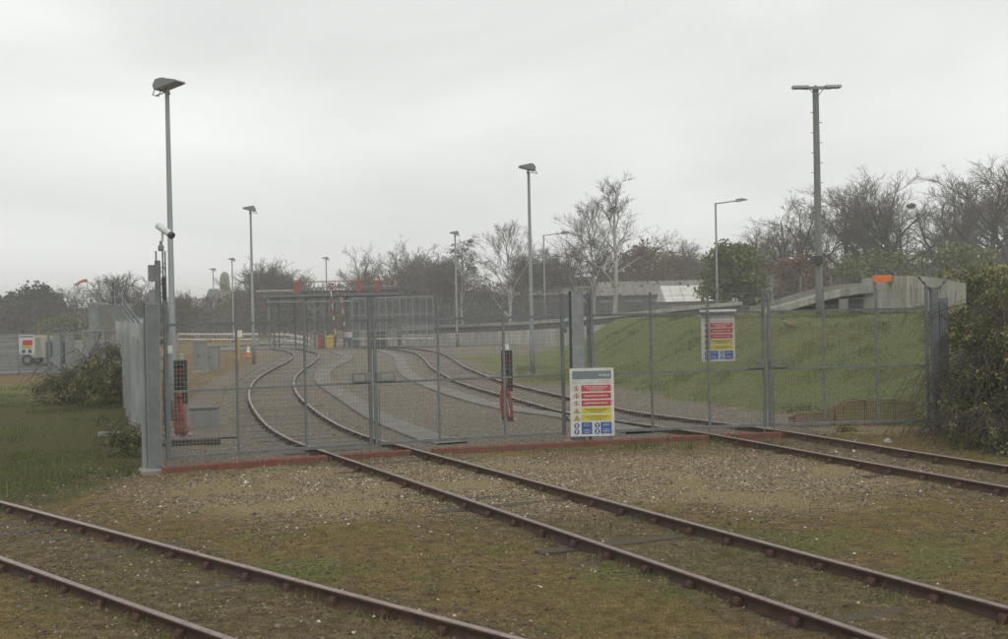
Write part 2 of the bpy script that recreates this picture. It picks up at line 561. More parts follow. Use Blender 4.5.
def axis(fine0, fine1, step, lo, hi, g=1.13):
    a = list(np.arange(fine0, fine1 + 1e-6, step))
    s, v = step, a[-1]
    while v < hi:
        s *= g
        v += s
        a.append(v)
    s, v, pre = step, a[0], []
    while v > lo:
        s *= g
        v -= s
        pre.append(v)
    return np.array(pre[::-1] + a)


gx, gyy = axis(-12, 13, 0.13, -900, 900, 1.09), axis(5, 30, 0.13, -900, 900, 1.07)
GX, GY = np.meshgrid(gx, gyy)
nx, ny = len(gx), len(gyy)
GZ = height(GX, GY)
gg, gv, gyd, ge, gt, gtr, gb = masks(GX, GY)
GZ = GZ + gyd * 0.02
idx = np.arange(nx * ny).reshape(ny, nx)
GF = np.stack([idx[:-1, :-1].ravel(), idx[:-1, 1:].ravel(), idx[1:, 1:].ravel(), idx[1:, :-1].ravel()], 1)
g_mat, nt, bs = new_mat('ground_earth_moss_gravel')
N, L = nt.nodes, nt.links
bs.inputs['Roughness'].default_value = 0.95
bs.inputs['Specular IOR Level'].default_value = 0.15


def attr(n):
    a = N.new('ShaderNodeAttribute')
    a.attribute_name = n
    return a.outputs['Fac']


def noise(scale, detail=6, rough=0.65):
    n = N.new('ShaderNodeTexNoise')
    n.inputs['Scale'].default_value = scale
    n.inputs['Detail'].default_value = detail
    n.inputs['Roughness'].default_value = rough
    L.new(g_tc.outputs['Object'], n.inputs['Vector'])
    return n.outputs['Fac']


def ramp(fac, stops):
    rp = N.new('ShaderNodeValToRGB')
    el = rp.color_ramp.elements
    while len(el) < len(stops):
        el.new(0.5)
    for e, (p, c) in zip(el, stops):
        e.position = p
        e.color = ncol(c)
    L.new(fac, rp.inputs['Fac'])
    return rp.outputs['Color']


def mix(fac, a, b_):
    mx = N.new('ShaderNodeMix')
    mx.data_type = 'RGBA'
    L.new(fac, mx.inputs['Factor'])
    L.new(a, mx.inputs['A'])
    L.new(b_, mx.inputs['B'])
    return mx.outputs['Result']


def soft(fac, nz, k=0.5):
    """break up a mask's edge with noise"""
    a = N.new('ShaderNodeMath')
    a.operation = 'MULTIPLY_ADD'
    L.new(nz, a.inputs[0])
    a.inputs[1].default_value = k * 2
    a.inputs[2].default_value = -k
    s = N.new('ShaderNodeMath')
    s.operation = 'ADD'
    L.new(a.outputs[0], s.inputs[0])
    L.new(fac, s.inputs[1])
    r = N.new('ShaderNodeMapRange')
    r.interpolation_type = 'SMOOTHSTEP'
    r.inputs['From Min'].default_value = 0.25
    r.inputs['From Max'].default_value = 0.75
    L.new(s.outputs[0], r.inputs['Value'])
    return r.outputs['Result']


g_tc = N.new('ShaderNodeTexCoord')
n_a, n_b, n_c, n_d = noise(0.7), noise(3.0), noise(14.0, 8, 0.7), noise(45.0, 4, 0.7)
n_e = noise(110.0, 3, 0.6)
n_f = noise(5.0, 9, 0.8)
base = ramp(n_f, [(0.36, (0.07113, 0.05208, 0.02347)), (0.47, (0.1681, 0.1215, 0.05236)), (0.56, (0.278, 0.2046, 0.09028)), (0.66, (0.4009, 0.3224, 0.1625))])
moss = ramp(n_c, [(0.36, (0.08535, 0.06572, 0.01986)), (0.5, (0.2044, 0.1513, 0.04785)), (0.63, (0.3298, 0.2418, 0.08667))])
grs = ramp(n_c, [(0.34, (0.06076, 0.084, 0.0204)), (0.5, (0.1421, 0.18, 0.0493)), (0.66, (0.2352, 0.264, 0.085))])
grv = ramp(n_d, [(0.36, (0.1008, 0.07149, 0.03696)), (0.5, (0.28, 0.2134, 0.1134)), (0.62, (0.56, 0.4588, 0.2688))])
bal = ramp(n_d, [(0.36, (0.058, 0.0477, 0.03848)), (0.5, (0.185, 0.1569, 0.1269)), (0.62, (0.38, 0.3392, 0.2808))])
ear = ramp(n_f, [(0.36, (0.08008, 0.05513, 0.02621)), (0.5, (0.191, 0.1261, 0.05616)), (0.64, (0.308, 0.218, 0.1011))])
dmp = ramp(n_c, [(0.34, (0.03408, 0.03931, 0.0125)), (0.5, (0.08129, 0.08143, 0.02692)), (0.66, (0.1508, 0.1236, 0.04423))])
tarc = ramp(n_c, [(0.3, (0.095, 0.095, 0.093)), (0.7, (0.14, 0.14, 0.135))])
trk = ramp(n_f, [(0.36, (0.05544, 0.04514, 0.02755)), (0.5, (0.1512, 0.1171, 0.05904)), (0.64, (0.2836, 0.2257, 0.123))])
dry = ramp(n_c, [(0.34, (0.08075, 0.07776, 0.02975)), (0.5, (0.1568, 0.1566, 0.0612)), (0.66, (0.2375, 0.2322, 0.09775))])
n_g = noise(0.9, 7, 0.7)
grs = mix(soft(n_g, n_f, 0.5), grs, dry)
c = mix(soft(n_a, n_f, 0.5), base, moss)
c = mix(soft(n_g, n_f, 0.45), c, ear)
n_h = noise(1.6, 8, 0.75)
patch = ramp(n_c, [(0.34, (0.05, 0.066, 0.02)), (0.5, (0.11, 0.13, 0.04)), (0.66, (0.19, 0.20, 0.07))])
h_f = N.new('ShaderNodeMapRange')
h_f.inputs['From Min'].default_value = 0.53
h_f.inputs['From Max'].default_value = 0.68
L.new(n_h, h_f.inputs['Value'])
c = mix(h_f.outputs['Result'], c, patch)
c = mix(soft(attr('earth'), n_f, 0.5), c, ear)
c = mix(soft(attr('green'), n_f, 0.5), c, grs)
c = mix(soft(attr('damp'), n_f, 0.4), c, dmp)
c = mix(soft(attr('yard'), n_b, 0.2), c, bal)
c = mix(soft(attr('track'), n_f, 0.6), c, trk)
c = mix(soft(attr('ballast'), n_b, 0.2), c, bal)
c = mix(soft(attr('gravel'), n_f, 0.6), c, grv)
c = mix(attr('tarmac'), c, tarc)
n_i = noise(70.0, 3, 0.75)
grit = ramp(n_i, [(0.38, (0.36, 0.35, 0.34)), (0.5, (0.96, 0.97, 0.96)), (0.60, (1.95, 1.92, 1.86))])
gm = N.new('ShaderNodeVectorMath')
gm.operation = 'MULTIPLY'
L.new(c, gm.inputs[0])
L.new(grit, gm.inputs[1])
c = gm.outputs['Vector']
L.new(c, bs.inputs['Base Color'])
bp = N.new('ShaderNodeBump')
bp.inputs['Strength'].default_value = 1.0
bp.inputs['Distance'].default_value = 0.05
hs = N.new('ShaderNodeMath')
hs.operation = 'ADD'
L.new(n_f, hs.inputs[0])
L.new(n_d, hs.inputs[1])
L.new(hs.outputs[0], bp.inputs['Height'])
L.new(bp.outputs['Normal'], bs.inputs['Normal'])

g_me = arr_mesh('ground', np.c_[GX.ravel(), GY.ravel(), GZ.ravel()], GF, g_mat, smooth=True)
for nme, a in (('green', gg * (1 - gt)), ('damp', np.clip(sstep(0.3, -0.8, GX + 6.0 + np.maximum(GY - 20.5, 0) * 0.315) * sstep(13.5, 18, GY + (fbm(GX, GY, 2.0, 15) - 0.5) * 6) * sstep(46, 38, GY + (fbm(GX, GY, 3.0, 16) - 0.5) * 8) * 0.85, 0, 1)), ('gravel', gv), ('yard', gyd), ('earth', ge), ('tarmac', gt), ('track', gtr * (1 - gyd) * 0.62), ('ballast', gtr * gyd)):
    q = g_me.attributes.new(nme, 'FLOAT', 'POINT')
    q.data.foreach_set('value', np.asarray(a, np.float32).ravel())
tag(obj('ground', g_me), 'mossy brown railway ground rising to a grass bank', kind='structure')


# ------------------------------------------------------------------ tracks
RAIL_Z = 0.145
PROFILE = [(-0.035, 0.0), (0.035, 0.0), (0.035, 0.028), (0.012, 0.045), (0.010, 0.095), (0.035, 0.115), (0.036, 0.138), (0.028, RAIL_Z), (-0.028, RAIL_Z), (-0.036, 0.138), (-0.035, 0.115), (-0.010, 0.095), (-0.012, 0.045), (-0.035, 0.028)]


def strip_rail(xy, tg, off, z0):
    nrm = np.c_[-tg[:, 1], tg[:, 0]]
    p = xy + nrm * off
    V = []
    for i in range(len(p)):
        for (u, z) in PROFILE:
            V.append((p[i, 0] + nrm[i, 0] * u, p[i, 1] + nrm[i, 1] * u, z0 + z))
    k, F = len(PROFILE), []
    mi = []
    for i in range(len(p) - 1):
        for j in range(k):
            j2 = (j + 1) % k
            F.append((i * k + j, i * k + j2, (i + 1) * k + j2, (i + 1) * k + j))
            mi.append(1 if j in (6, 7, 8) else 0)
    me = arr_mesh('rail', V, F, M['rail_side'])
    me.materials.append(M['rail_top'])
    me.polygons.foreach_set('material_index', mi)
    return me


def sleeper_meshes(material, n=4):
    out = []
    for k in range(n):
        b = MB()
        l, w = 2.5 + random.uniform(-0.08, 0.08), 0.215 + random.uniform(-0.03, 0.03)
        b.cbox((0, 0, -0.02), (w, l, 0.09), 0.012, rot=(random.uniform(-.008, .008), random.uniform(-.02, .02), random.uniform(-.03, .03)))
        out.append(b.mesh('sleeper', material))
    return out


SL_OLD, SL_YARD = sleeper_meshes(M['sleeper']), sleeper_meshes(M['sleeper_c'])
cb = MB()
cb.cbox((0, 0, 0.015), (0.15, 0.30, 0.03), 0.008)
for s in (-1, 1):
    cb.extrude([(s * 0.04, 0.028), (s * 0.10, 0.028), (s * 0.088, 0.07), (s * 0.062, 0.112), (s * 0.041, 0.112)], 'x', -0.042, 0.042)
    cb.tube((0, s * 0.125, 0.02), (0, s * 0.125, 0.045), 0.015, n=6)
CHAIR = cb.mesh('rail_chair', M['chair'])
kb = MB()
kb.box((0, 0, 0.085), (0.16, 0.04, 0.055))
KEY = kb.mesh('key', M['chair'])


def track(name, label, pts, z0, near_y, start=0.0):
    xy, tg = resample(pts, 0.25)
    t = thing(name, label, 'railway track')
    for off in (-0.7525, 0.7525):
        obj('rail', strip_rail(xy[::2], tg[::2], off, z0 + 0.02), t)
    for i in range(int(start), len(xy), 3):
        x, y = xy[i]
        if y < 5.5:
            continue
        gyl = np.interp(x, GATE_X, GATE_Y)
        old = y < gyl
        s = obj('sleeper', random.choice(SL_OLD if old else SL_YARD), t)
        a = math.atan2(tg[i, 1], tg[i, 0])
        s.location = (x, y, (random.uniform(-0.048, -0.018) if old else random.uniform(-0.02, 0.005)))
        s.rotation_euler = (0, 0, a)
        if y < near_y:
            for off in (-0.7525, 0.7525):
                c_ = obj('rail_chair', CHAIR, s)
                c_.location = (random.uniform(-.02, .02), off, -s.location.z + z0 + 0.004)
    return t


track('railway_track', 'overgrown rusty siding passing in front of the gates without going through', NEAR_C, -0.045, 40)
track('railway_track', 'rusty track running under the double gate with the tall left gatepost', MID_C, -0.04, 36)
track('railway_track', 'rusty track running under the double gate at the foot of the grass bank', RIGHT_C, -0.04, 36)


def ribbon(name, label, pts, width, z0, z1, material, kind='structure', step=0.5):
    xy, tg = resample(pts, step)
    nrm = np.c_[-tg[:, 1], tg[:, 0]]
    b = MB()
    a_, b_ = xy + nrm * width / 2, xy - nrm * width / 2
    n = len(xy)
    V = []
    for i in range(n):
        V += [(a_[i, 0], a_[i, 1], z0), (a_[i, 0], a_[i, 1], z1), (b_[i, 0], b_[i, 1], z1), (b_[i, 0], b_[i, 1], z0)]
    F = []
    for i in range(n - 1):
        for j in range(3):
            F.append((i * 4 + j, i * 4 + j + 1, i * 4 + 5 + j, i * 4 + 4 + j))
    b.add(V, F)
    return tag(b.build(name, material), label, kind=kind)


ribbon('walkway', 'curved concrete walkway beside the track behind the first gate',
       [tuple(at(*p)[:2]) for p in ((452, 446), (430, 440), (381, 420), (352, 402), (330, 388), (322, 378), (330, 368), (345, 361), (346, 356), (330, 351))], 0.66, -0.02, 0.07, M['concrete_path'])
ribbon('walkway', 'straight pale concrete walkway along the track below the bank',
       [tuple(at(*p)[:2]) for p in ((640, 434), (570, 419), (509, 410), (453, 395), (412, 378), (402, 367), (398, 358), (380, 350.5))], 0.62, -0.02, 0.07, M['concrete_path'])
ribbon('walkway', 'worn concrete path by the cabinets behind the left gate',
       [tuple(at(*p)[:2]) for p in ((214, 440), (206, 420), (206, 400), (222, 385), (250, 368), (282, 354))], 0.95, -0.02, 0.045, M['earth_path'])
ap = MB()
ap.box((-11, 95.5, -0.02), (24, 11, 0.22))
tag(ap.build('apron', M['concrete_path']), 'concrete apron under the washing platform', kind='structure')


# ------------------------------------------------------------------ gates
def wire_panel(b, x0, x1, z0, z1, px_, pz_, r, y=0.0):
    x = x0
    def w(p, q):
        b.path([p, q], r, 3, cap=False)
    for i in range(1, int((x1 - x0) / px_)):
        w((x0 + i * px_, y, z0), (x0 + i * px_, y, z1))
    for i in range(1, int((z1 - z0) / pz_)):
        w((x0, y + 2 * r, z0 + i * pz_), (x1, y + 2 * r, z0 + i * pz_))
    return b


def barbed(b, p0, p1, r=0.0035, step=0.14, sag=0.02):
    p0, p1 = Vector(p0), Vector(p1)
    n = 8
    b.path([p0.lerp(p1, i / n) - Vector((0, 0, sag * 4 * (i / n) * (1 - i / n))) for i in range(n + 1)], r, 4, cap=False)
    ln = (p1 - p0).length
    for k in range(int(ln / step)):
        t = (k + 0.5) * step / ln
        q = p0.lerp(p1, t) - Vector((0, 0, sag * 4 * t * (1 - t)))
        a = random.uniform(0, 3.1)
        d = Vector((0.3, math.cos(a), math.sin(a))) * 0.022
        b.path([q - d, q + d], 0.0022, 3, cap=False)
    return b


def gate_leaf(label, p0, p1, fr, latch_side):
    p0, p1 = Vector(p0), Vector(p1)
    d = p1 - p0
    W = d.length
    t = thing('gate_leaf', label, 'gate', (p0.x, p0.y, 0), math.atan2(d.y, d.x), None)
    Z0, ZM, Z1, ZT = 0.22, 1.34, 2.48, 2.90
    for z, s in ((Z0, 0.055), (ZM, 0.04), (Z1, 0.045)):
        MB().box((W / 2, 0, z), (W - 0.066, s, s)).build('rail_bar', M['galv_gate'], t)
    for i, f in enumerate(fr):
        x = f * W
        s = 0.056 if i in (0, len(fr) - 1) else 0.038
        st = MB().box((x, 0.001, (Z0 + ZT) / 2 - 0.02), (s, s + 0.006, ZT - Z0 + 0.04)).build('upright', M['galv_gate'], t)
        cp = MB().box((x, 0.001, ZT + 0.006), (s + 0.012, s + 0.018, 0.012)).build('cap', M['galv_gate'], st)
    for i in range(len(fr) - 1):
        b = MB()
        wire_panel(b, fr[i] * W, fr[i + 1] * W, Z0, Z1, 0.06, 0.075, 0.0031, 0.03)
        b.build('mesh_panel', M['wire'], t)
    for z in (2.60, 2.73, 2.86):
        b = MB()
        barbed(b, (0, 0, z), (W, 0, z))
        b.build('barbed_wire', M['wire'], t)
    b = MB()
    lx = W if latch_side > 0 else 0
    sg = -latch_side
    b.box((lx + sg * 0.18, -0.05, 1.52), (0.36, 0.03, 0.03))
    b.box((lx + sg * 0.18, -0.05, 1.38), (0.36, 0.03, 0.03))
    b.box((lx + sg * 0.345, -0.05, 1.45), (0.03, 0.034, 0.11))
    b.box((lx + sg * 0.06, -0.05, 1.45), (0.10, 0.036, 0.11))
    la = b.build('latch', M['galv_gate'], t)
    MB().tube((lx + sg * 0.05, -0.06, 0.05), (lx + sg * 0.05, -0.06, 1.2), 0.012, n=6).build('drop_bolt', M['galv_gate'], la)
    hx, hs = (0 if latch_side > 0 else W), latch_side
    for z in (0.5, 2.2):
        hb = MB().box((hx - hs * 0.06, 0, z), (0.06, 0.03, 0.07))
        hb.tube((hx - hs * 0.05, -0.02, z - 0.05), (hx - hs * 0.05, -0.02, z + 0.05), 0.018, n=6)
        hb.build('hinge', M['galv_gate'], t)
    return t


gate_leaf('grey steel mesh gate leaf hung from the tall square post at the palisade fence', (-5.76, 20.4), (-2.47, 21.96), (0, 0.33, 0.665, 1), 1)
gate_leaf('grey mesh gate leaf hung from the post behind the site safety sign', (-2.38, 22.0), (1.12, 23.2), (0, 0.325, 0.675, 1), -1)
gate_leaf('grey mesh gate leaf with a white warning board fixed behind it', (1.70, 23.34), (5.18, 23.98), (0, 0.338, 0.672, 1), 1)
gate_leaf('grey mesh gate leaf hung from the post beside the bramble hedge', (5.29, 24.0), (8.52, 24.2), (0, 0.345, 0.68, 1), -1)


def h_post(name, label, loc, rz, w, d, hgt, material, group=None):
    t = thing(name, label, 'gate post', loc, rz, group)
    b = MB()
    b.box((0, -d / 2 + 0.009, hgt / 2), (w, 0.018, hgt))
    b.box((0, d / 2 - 0.009, hgt / 2), (w, 0.018, hgt))
    b.box((0, 0, hgt / 2), (0.016, d - 0.036, hgt))
    b.build('column', material, t)
    MB().box((0, 0, hgt + 0.006), (w + 0.01, d + 0.01, 0.012)).build('cap_plate', material, t)
    MB().cbox((0, 0, 0.02), (w + 0.25, d + 0.25, 0.1), 0.03).build('footing', M['concrete'], t)
    return t


GA = math.atan2(1.56, 3.29)
lp = h_post('gate_post', 'tall square grey steel gatepost at the corner of the palisade fence', (-5.96, 20.28, 0), GA, 0.23, 0.22, 2.86, M['galv'])
MB().box((0, -0.1135, 1.43), (0.20, 0.004, 2.8)).build('face_plate', M['galv_gate'], lp)
mp_ = h_post('gate_post', 'broad grey steel gatepost between the two double gates', (1.40, 23.30, 0), 0.26, 0.24, 0.2, 2.95, M['galv'])
tag(MB().box((0, 0, 1.42), (0.05, 0.05, 2.86)).build('gate_stop_post', M['galv_gate']), 'thin square steel post beside the broad gatepost', 'post').location = (1.63, 23.36, 0)
rp_ = thing('gate_post', 'grey steel gatepost with barbed wire outriggers at the bramble hedge', 'gate post', (8.70, 24.26, 0), 0.06)
MB().box((0, 0, 1.45), (0.14, 0.14, 2.9)).build('column', M['galv_gate'], rp_)
for s in (-1, 1):
    b = MB().tube((0, 0, 2.75), (s * 0.32, 0, 3.12), 0.018, n=6)
    o = b.build('outrigger', M['galv_gate'], rp_)
    bb = MB()
    for k in range(3):
        q = (s * (0.12 + 0.09 * k), 0, 2.90 + 0.1 * k)
        bb.box(q, (0.05, 0.05, 0.03), (0, s * -0.8, 0))
    bb.build('insulator', M['dark_steel'], o)
MB().cbox((0.19, 0.05, 1.85), (0.18, 0.16, 1.7), 0.02).build('control_box', M['galv_gate'], rp_)


# ------------------------------------------------------------------ brick edging under the gates
def brick_row(label, p0, p1):
    p0, p1 = Vector((p0[0], p0[1], 0)), Vector((p1[0], p1[1], 0))
    d = p1 - p0
    W = d.length
    t = thing('brick_edging', label, 'brick edging', p0, math.atan2(d.y, d.x))
    MB().box((W / 2, 0.0, 0.005), (W, 0.205, 0.15)).build('mortar_bed', M['mortar'], t)
    n = int(W / 0.077)
    for i in range(n):
        o = obj('brick', random.choice(BRICKS), t)
        o.location = ((i + 0.5) * W / n, random.uniform(-0.006, 0.006), -0.025 + random.uniform(-0.008, 0.006))
        o.rotation_euler = (random.uniform(-.02, .02), random.uniform(-.02, .02), random.uniform(-.02, .02))


BRICKS = []
for k in range(4):
    BRICKS.append(MB().cbox((0, 0, 0.035), (0.066, 0.213, 0.17), 0.006).mesh('brick', M['brick']))


def gate_line(x):
    return (x, float(np.interp(x, GATE_X, GATE_Y)) - 0.25)


def mid_rail_x(off):
    # where the middle track's rails cross the brick line
    return -2.30 + off


brick_row('red brick edging from the tall square gatepost to the first rail', gate_line(-5.8), gate_line(-3.22))
brick_row('short red brick edging between the rails under the first gate', gate_line(-2.98), gate_line(-1.62))
brick_row('long red brick edging from the second rail past the safety sign', gate_line(-1.36), gate_line(3.95))
brick_row('short red brick edging between the rails under the second gate', gate_line(4.22), gate_line(5.5))


# ------------------------------------------------------------------ palisade fence at the left
def palisade(label, p0, p1, hgt, pitch, zf=None, outr=True, material=None, side=-1):
    p0, p1 = Vector((p0[0], p0[1], 0)), Vector((p1[0], p1[1], 0))
    d = p1 - p0
    W = d.length
    material = material or M['galv_pale']
    t = thing('palisade_fence', label, 'fence', p0, math.atan2(d.y, d.x))
    a = math.atan2(d.y, d.x)
    zz = (lambda x: hz(p0.x + d.x * x / W, p0.y + d.y * x / W)) if zf is None else zf
    b = MB()
    # W-section pale with a split, splayed point
    w = 0.034
    for s in (-1, 1):
        b.add([(0, 0.012, 0.05), (s * w * 0.5, -0.012, 0.05), (s * w, 0.0, 0.05), (0, 0.012, hgt - 0.12), (s * w * 0.5, -0.012, hgt - 0.10), (s * w, 0.0, hgt - 0.14), (s * 0.012, -0.05, hgt)],
              [(0, 1, 4, 3), (1, 2, 5, 4), (3, 4, 6), (4, 5, 6)])
    pm = b.mesh('pale', material)
    n = int(W / pitch)
    for i in range(n):
        x = (i + 0.5) * W / n
        o = obj('pale', pm, t)
        o.location = (x, 0, zz(x) + random.uniform(-0.01, 0.01))
    m = max(1, int(W / 2.75))
    for k in range(m + 1):
        x = k * W / m
        pb = MB().box((x, 0.07, zz(x) + hgt / 2 - 0.06), (0.06, 0.09, hgt - 0.05))
        po = pb.build('post', material, t)
        if outr:
            ob = MB().tube((x, 0.07, zz(x) + hgt - 0.15), (x, side * 0.36, zz(x) + hgt + 0.30), 0.02, n=6)
            ob.build('outrigger', M['galv'], po)
        if k < m:
            x1 = (k + 1) * W / m
            for z in (0.35, hgt - 0.42):
                rb = MB().path([(x, 0.03, zz(x) + z), (x1, 0.03, zz(x1) + z)], 0.028, 4)
                rb.build('rail_bar', material, t)
            if outr:
                wb = MB()
                for j in range(3):
                    q = side * (0.08 + 0.12 * j)
                    barbed(wb, (x, q, zz(x) + hgt + 0.02 + 0.11 * j), (x1, q, zz(x1) + hgt + 0.02 + 0.11 * j))
                wb.build('barbed_wire', M['wire'], t)
    return t


palisade('pale galvanised palisade fence running back from the tall square gatepost', (-6.13, 20.55), (-14.95, 46.5), 2.62, 0.155, side=1)

# ------------------------------------------------------------------ safety signs
def quad_panel(b, x0, x1, z0, z1, y=0.0, r=0.0):
    """thin plate, rounded corners when r > 0, front face at y"""
    pts = []
    if r <= 0:
        pts = [(x0, z0), (x1, z0), (x1, z1), (x0, z1)]
    else:
        for cx, cz, a0 in ((x1 - r, z0 + r, -90), (x1 - r, z1 - r, 0), (x0 + r, z1 - r, 90), (x0 + r, z0 + r, 180)):
            for k in range(4):
                a = R(a0 + 30 * k)
                pts.append((cx + r * math.cos(a), cz + r * math.sin(a)))
    n = len(pts)
    vs = [(p[0], y, p[1]) for p in pts] + [(p[0], y + 0.002, p[1]) for p in pts]
    fs = [tuple(range(n)), tuple(reversed(range(n, 2 * n)))]
    for i in range(n):
        j = (i + 1) % n
        fs.append((i, n + i, n + j, j))
    b.add(vs, fs)
    return b


def disc(b, cx, cz, r, y, n=18, hole=0.0):
    if hole <= 0:
        vs = [(cx + r * math.cos(2 * math.pi * k / n), y, cz + r * math.sin(2 * math.pi * k / n)) for k in range(n)]
        b.add(vs, [tuple(range(n))])
    else:
        vs = []
        for rr in (r, hole):
            vs += [(cx + rr * math.cos(2 * math.pi * k / n), y, cz + rr * math.sin(2 * math.pi * k / n)) for k in range(n)]
        b.add(vs, [(k, (k + 1) % n, n + (k + 1) % n, n + k) for k in range(n)])
    return b


def print_lines(b, x0, x1, zs, h, y, fills):
    """rows of illegible small print: word-length dashes"""
    rnd = random.Random(3)
    for z, f in zip(zs, fills):
        w = (x1 - x0) * f
        x = (x0 + x1) / 2 - w / 2
        e = x + w
        while x < e - 0.01:
            l = min(rnd.uniform(0.02, 0.06), e - x)
            quad_panel(b, x, x + l, z - h / 2, z + h / 2, y)
            x += l + 0.012
    return b


def text_part(body, size, loc, material, parent, name='lettering'):
    cu = bpy.data.curves.new(name, 'FONT')
    cu.body = body
    cu.size = size
    cu.extrude = 0.0008
    cu.align_x = 'LEFT'
    o = bpy.data.objects.new(name, cu)
    COL.objects.link(o)
    o.parent = parent
    o.location = loc
    o.rotation_euler = (R(90), 0, 0)
    cu.materials.append(material)
    bpy.context.view_layer.update()
    me = bpy.data.meshes.new_from_object(o.evaluated_get(bpy.context.evaluated_depsgraph_get()))
    bpy.data.objects.remove(o)
    o = obj(name, me, parent)
    o.location = loc
    o.rotation_euler = (R(90), 0, 0)
    return o


def safety_sign(name, label, loc, rz, W, H, full=True):
    t = thing(name, label, 'sign', loc, rz)
    bd = quad_panel(MB(), -W / 2, W / 2, 0, H, 0.0, 0.02)
    bd.add([(-W / 2 + .02, 0.012, 0.02), (W / 2 - .02, 0.012, 0.02), (W / 2 - .02, 0.012, H - 0.02), (-W / 2 + .02, 0.012, H - 0.02)], [(3, 2, 1, 0)])
    bd.build('board', M['sign_white'], t)
    sx, sz = W / 0.86, H / 1.30
    X = lambda u: -W / 2 + u * sx
    Z = lambda v: v * sz
    if full:
        hd = quad_panel(MB(), X(0.05), X(0.81), Z(1.09), Z(1.245), -0.003).build('header_panel', M['sign_grey'], t)
        lg = MB()
        # faded white arrow-like mark and blocks of the emblem
        lg.add([(X(0.56), -0.0045, Z(1.18)), (X(0.60), -0.0045, Z(1.13)), (X(0.615), -0.0045, Z(1.14)), (X(0.58), -0.0045, Z(1.19))], [(0, 1, 2, 3)])
        lg.add([(X(0.60), -0.0045, Z(1.13)), (X(0.64), -0.0045, Z(1.185)), (X(0.625), -0.0045, Z(1.19)), (X(0.597), -0.0045, Z(1.15))], [(0, 1, 2, 3)])
        for u in (0.65, 0.685, 0.72, 0.755):
            quad_panel(lg, X(u), X(u + 0.025), Z(1.135), Z(1.18), -0.005)
        lg.build('emblem', M['sign_text'], hd)
        text_part('Site Safety', 0.098 * sz, (X(0.06), -0.004, Z(1.005)), M['sign_text'], t)
        pk = MB()
        print_lines(pk, X(0.54), X(0.80), (Z(1.055), Z(1.02)), 0.014 * sz, -0.004, (0.8, 0.95))
        pk.build('small_print', mat_pink, t)
    rows = [(0.855, 0.975, 'sign_red'), (0.715, 0.828, 'sign_red'), (0.575, 0.688, 'sign_red'), (0.44, 0.548, 'sign_yellow'), (0.30, 0.412, 'sign_yellow')]
    for k, (a, c_, m) in enumerate(rows):
        pn = quad_panel(MB(), X(0.22), X(0.80), Z(a), Z(c_), -0.003, 0.012).build('notice_panel', M[m], t)
        tx = MB()
        if k in (1, 2):
            print_lines(tx, X(0.24), X(0.78), (Z((a + c_) / 2),), 0.024 * sz, -0.005, (0.85,))
        else:
            print_lines(tx, X(0.24), X(0.78), (Z(c_ - 0.03), Z((a + c_) / 2), Z(a + 0.025)), 0.014 * sz, -0.005, (0.85, 0.7, 0.5))
        tx.build('small_print', M['sign_white'] if m == 'sign_red' else M['sign_yellow_print'], pn)
        zc = Z((a + c_) / 2)
        if k < 3:
            sy = disc(MB(), X(0.125), zc, 0.05 * sz, -0.0035, hole=0.040 * sz)
            q = 0.035 * sz
            sy.add([(X(0.125) - q, -0.004, zc + q - .005), (X(0.125) - q + .006, -0.004, zc + q), (X(0.125) + q, -0.004, zc - q + .005), (X(0.125) + q - .006, -0.004, zc - q)], [(0, 1, 2, 3)])
            so = sy.build('prohibition_symbol', M['sign_red'], t)
            fg = MB()
            disc(fg, X(0.125), zc + 0.018 * sz, 0.010 * sz, -0.003, 10)
            quad_panel(fg, X(0.125) - 0.011, X(0.125) + 0.011, zc - 0.026 * sz, zc + 0.006 * sz, -0.0026)
            fg.build('pictogram', M['sign_black'], so)
        else:
            tr = MB().add([(X(0.065), -0.003, zc - 0.052 * sz), (X(0.185), -0.003, zc - 0.052 * sz), (X(0.125), -0.003, zc + 0.058 * sz)], [(0, 1, 2)])
            to = tr.build('warning_triangle', M['sign_black'], t)
            MB().add([(X(0.079), -0.0045, zc - 0.044 * sz), (X(0.171), -0.0045, zc - 0.044 * sz), (X(0.125), -0.0045, zc + 0.042 * sz)], [(0, 1, 2)]).build('triangle_fill', M['sign_yellow'], to)
            quad_panel(MB(), X(0.125) - 0.006, X(0.125) + 0.006, zc - 0.036 * sz, zc + 0.015 * sz, -0.007).build('pictogram', M['sign_black'], to)
    for u0, u1 in ((0.215, 0.42), (0.59, 0.80)):
        pn = quad_panel(MB(), X(u0), X(u1), Z(0.045), Z(0.268), -0.003).build('mandatory_panel', M['sign_blue'], t)
        print_lines(MB(), X(u0 + 0.02), X(u1 - 0.02), (Z(0.235), Z(0.205), Z(0.13), Z(0.10), Z(0.07)), 0.012 * sz, -0.005, (0.7, 0.8, 0.7, 0.9, 0.6)).build('small_print', M['sign_white'], pn)
    for u in (0.12, 0.52):
        for v in (0.205, 0.09):
            dsk = disc(MB(), X(u), Z(v), 0.052 * sz, -0.003).build('mandatory_symbol', M['sign_blue'], t)
            pg = MB()
            disc(pg, X(u), Z(v + 0.012), 0.022 * sz, -0.0045, 12)
            quad_panel(pg, X(u) - 0.02, X(u) + 0.02, Z(v - 0.033), Z(v - 0.015), -0.0048)
            pg.build('pictogram', M['sign_white'], dsk)
    return t


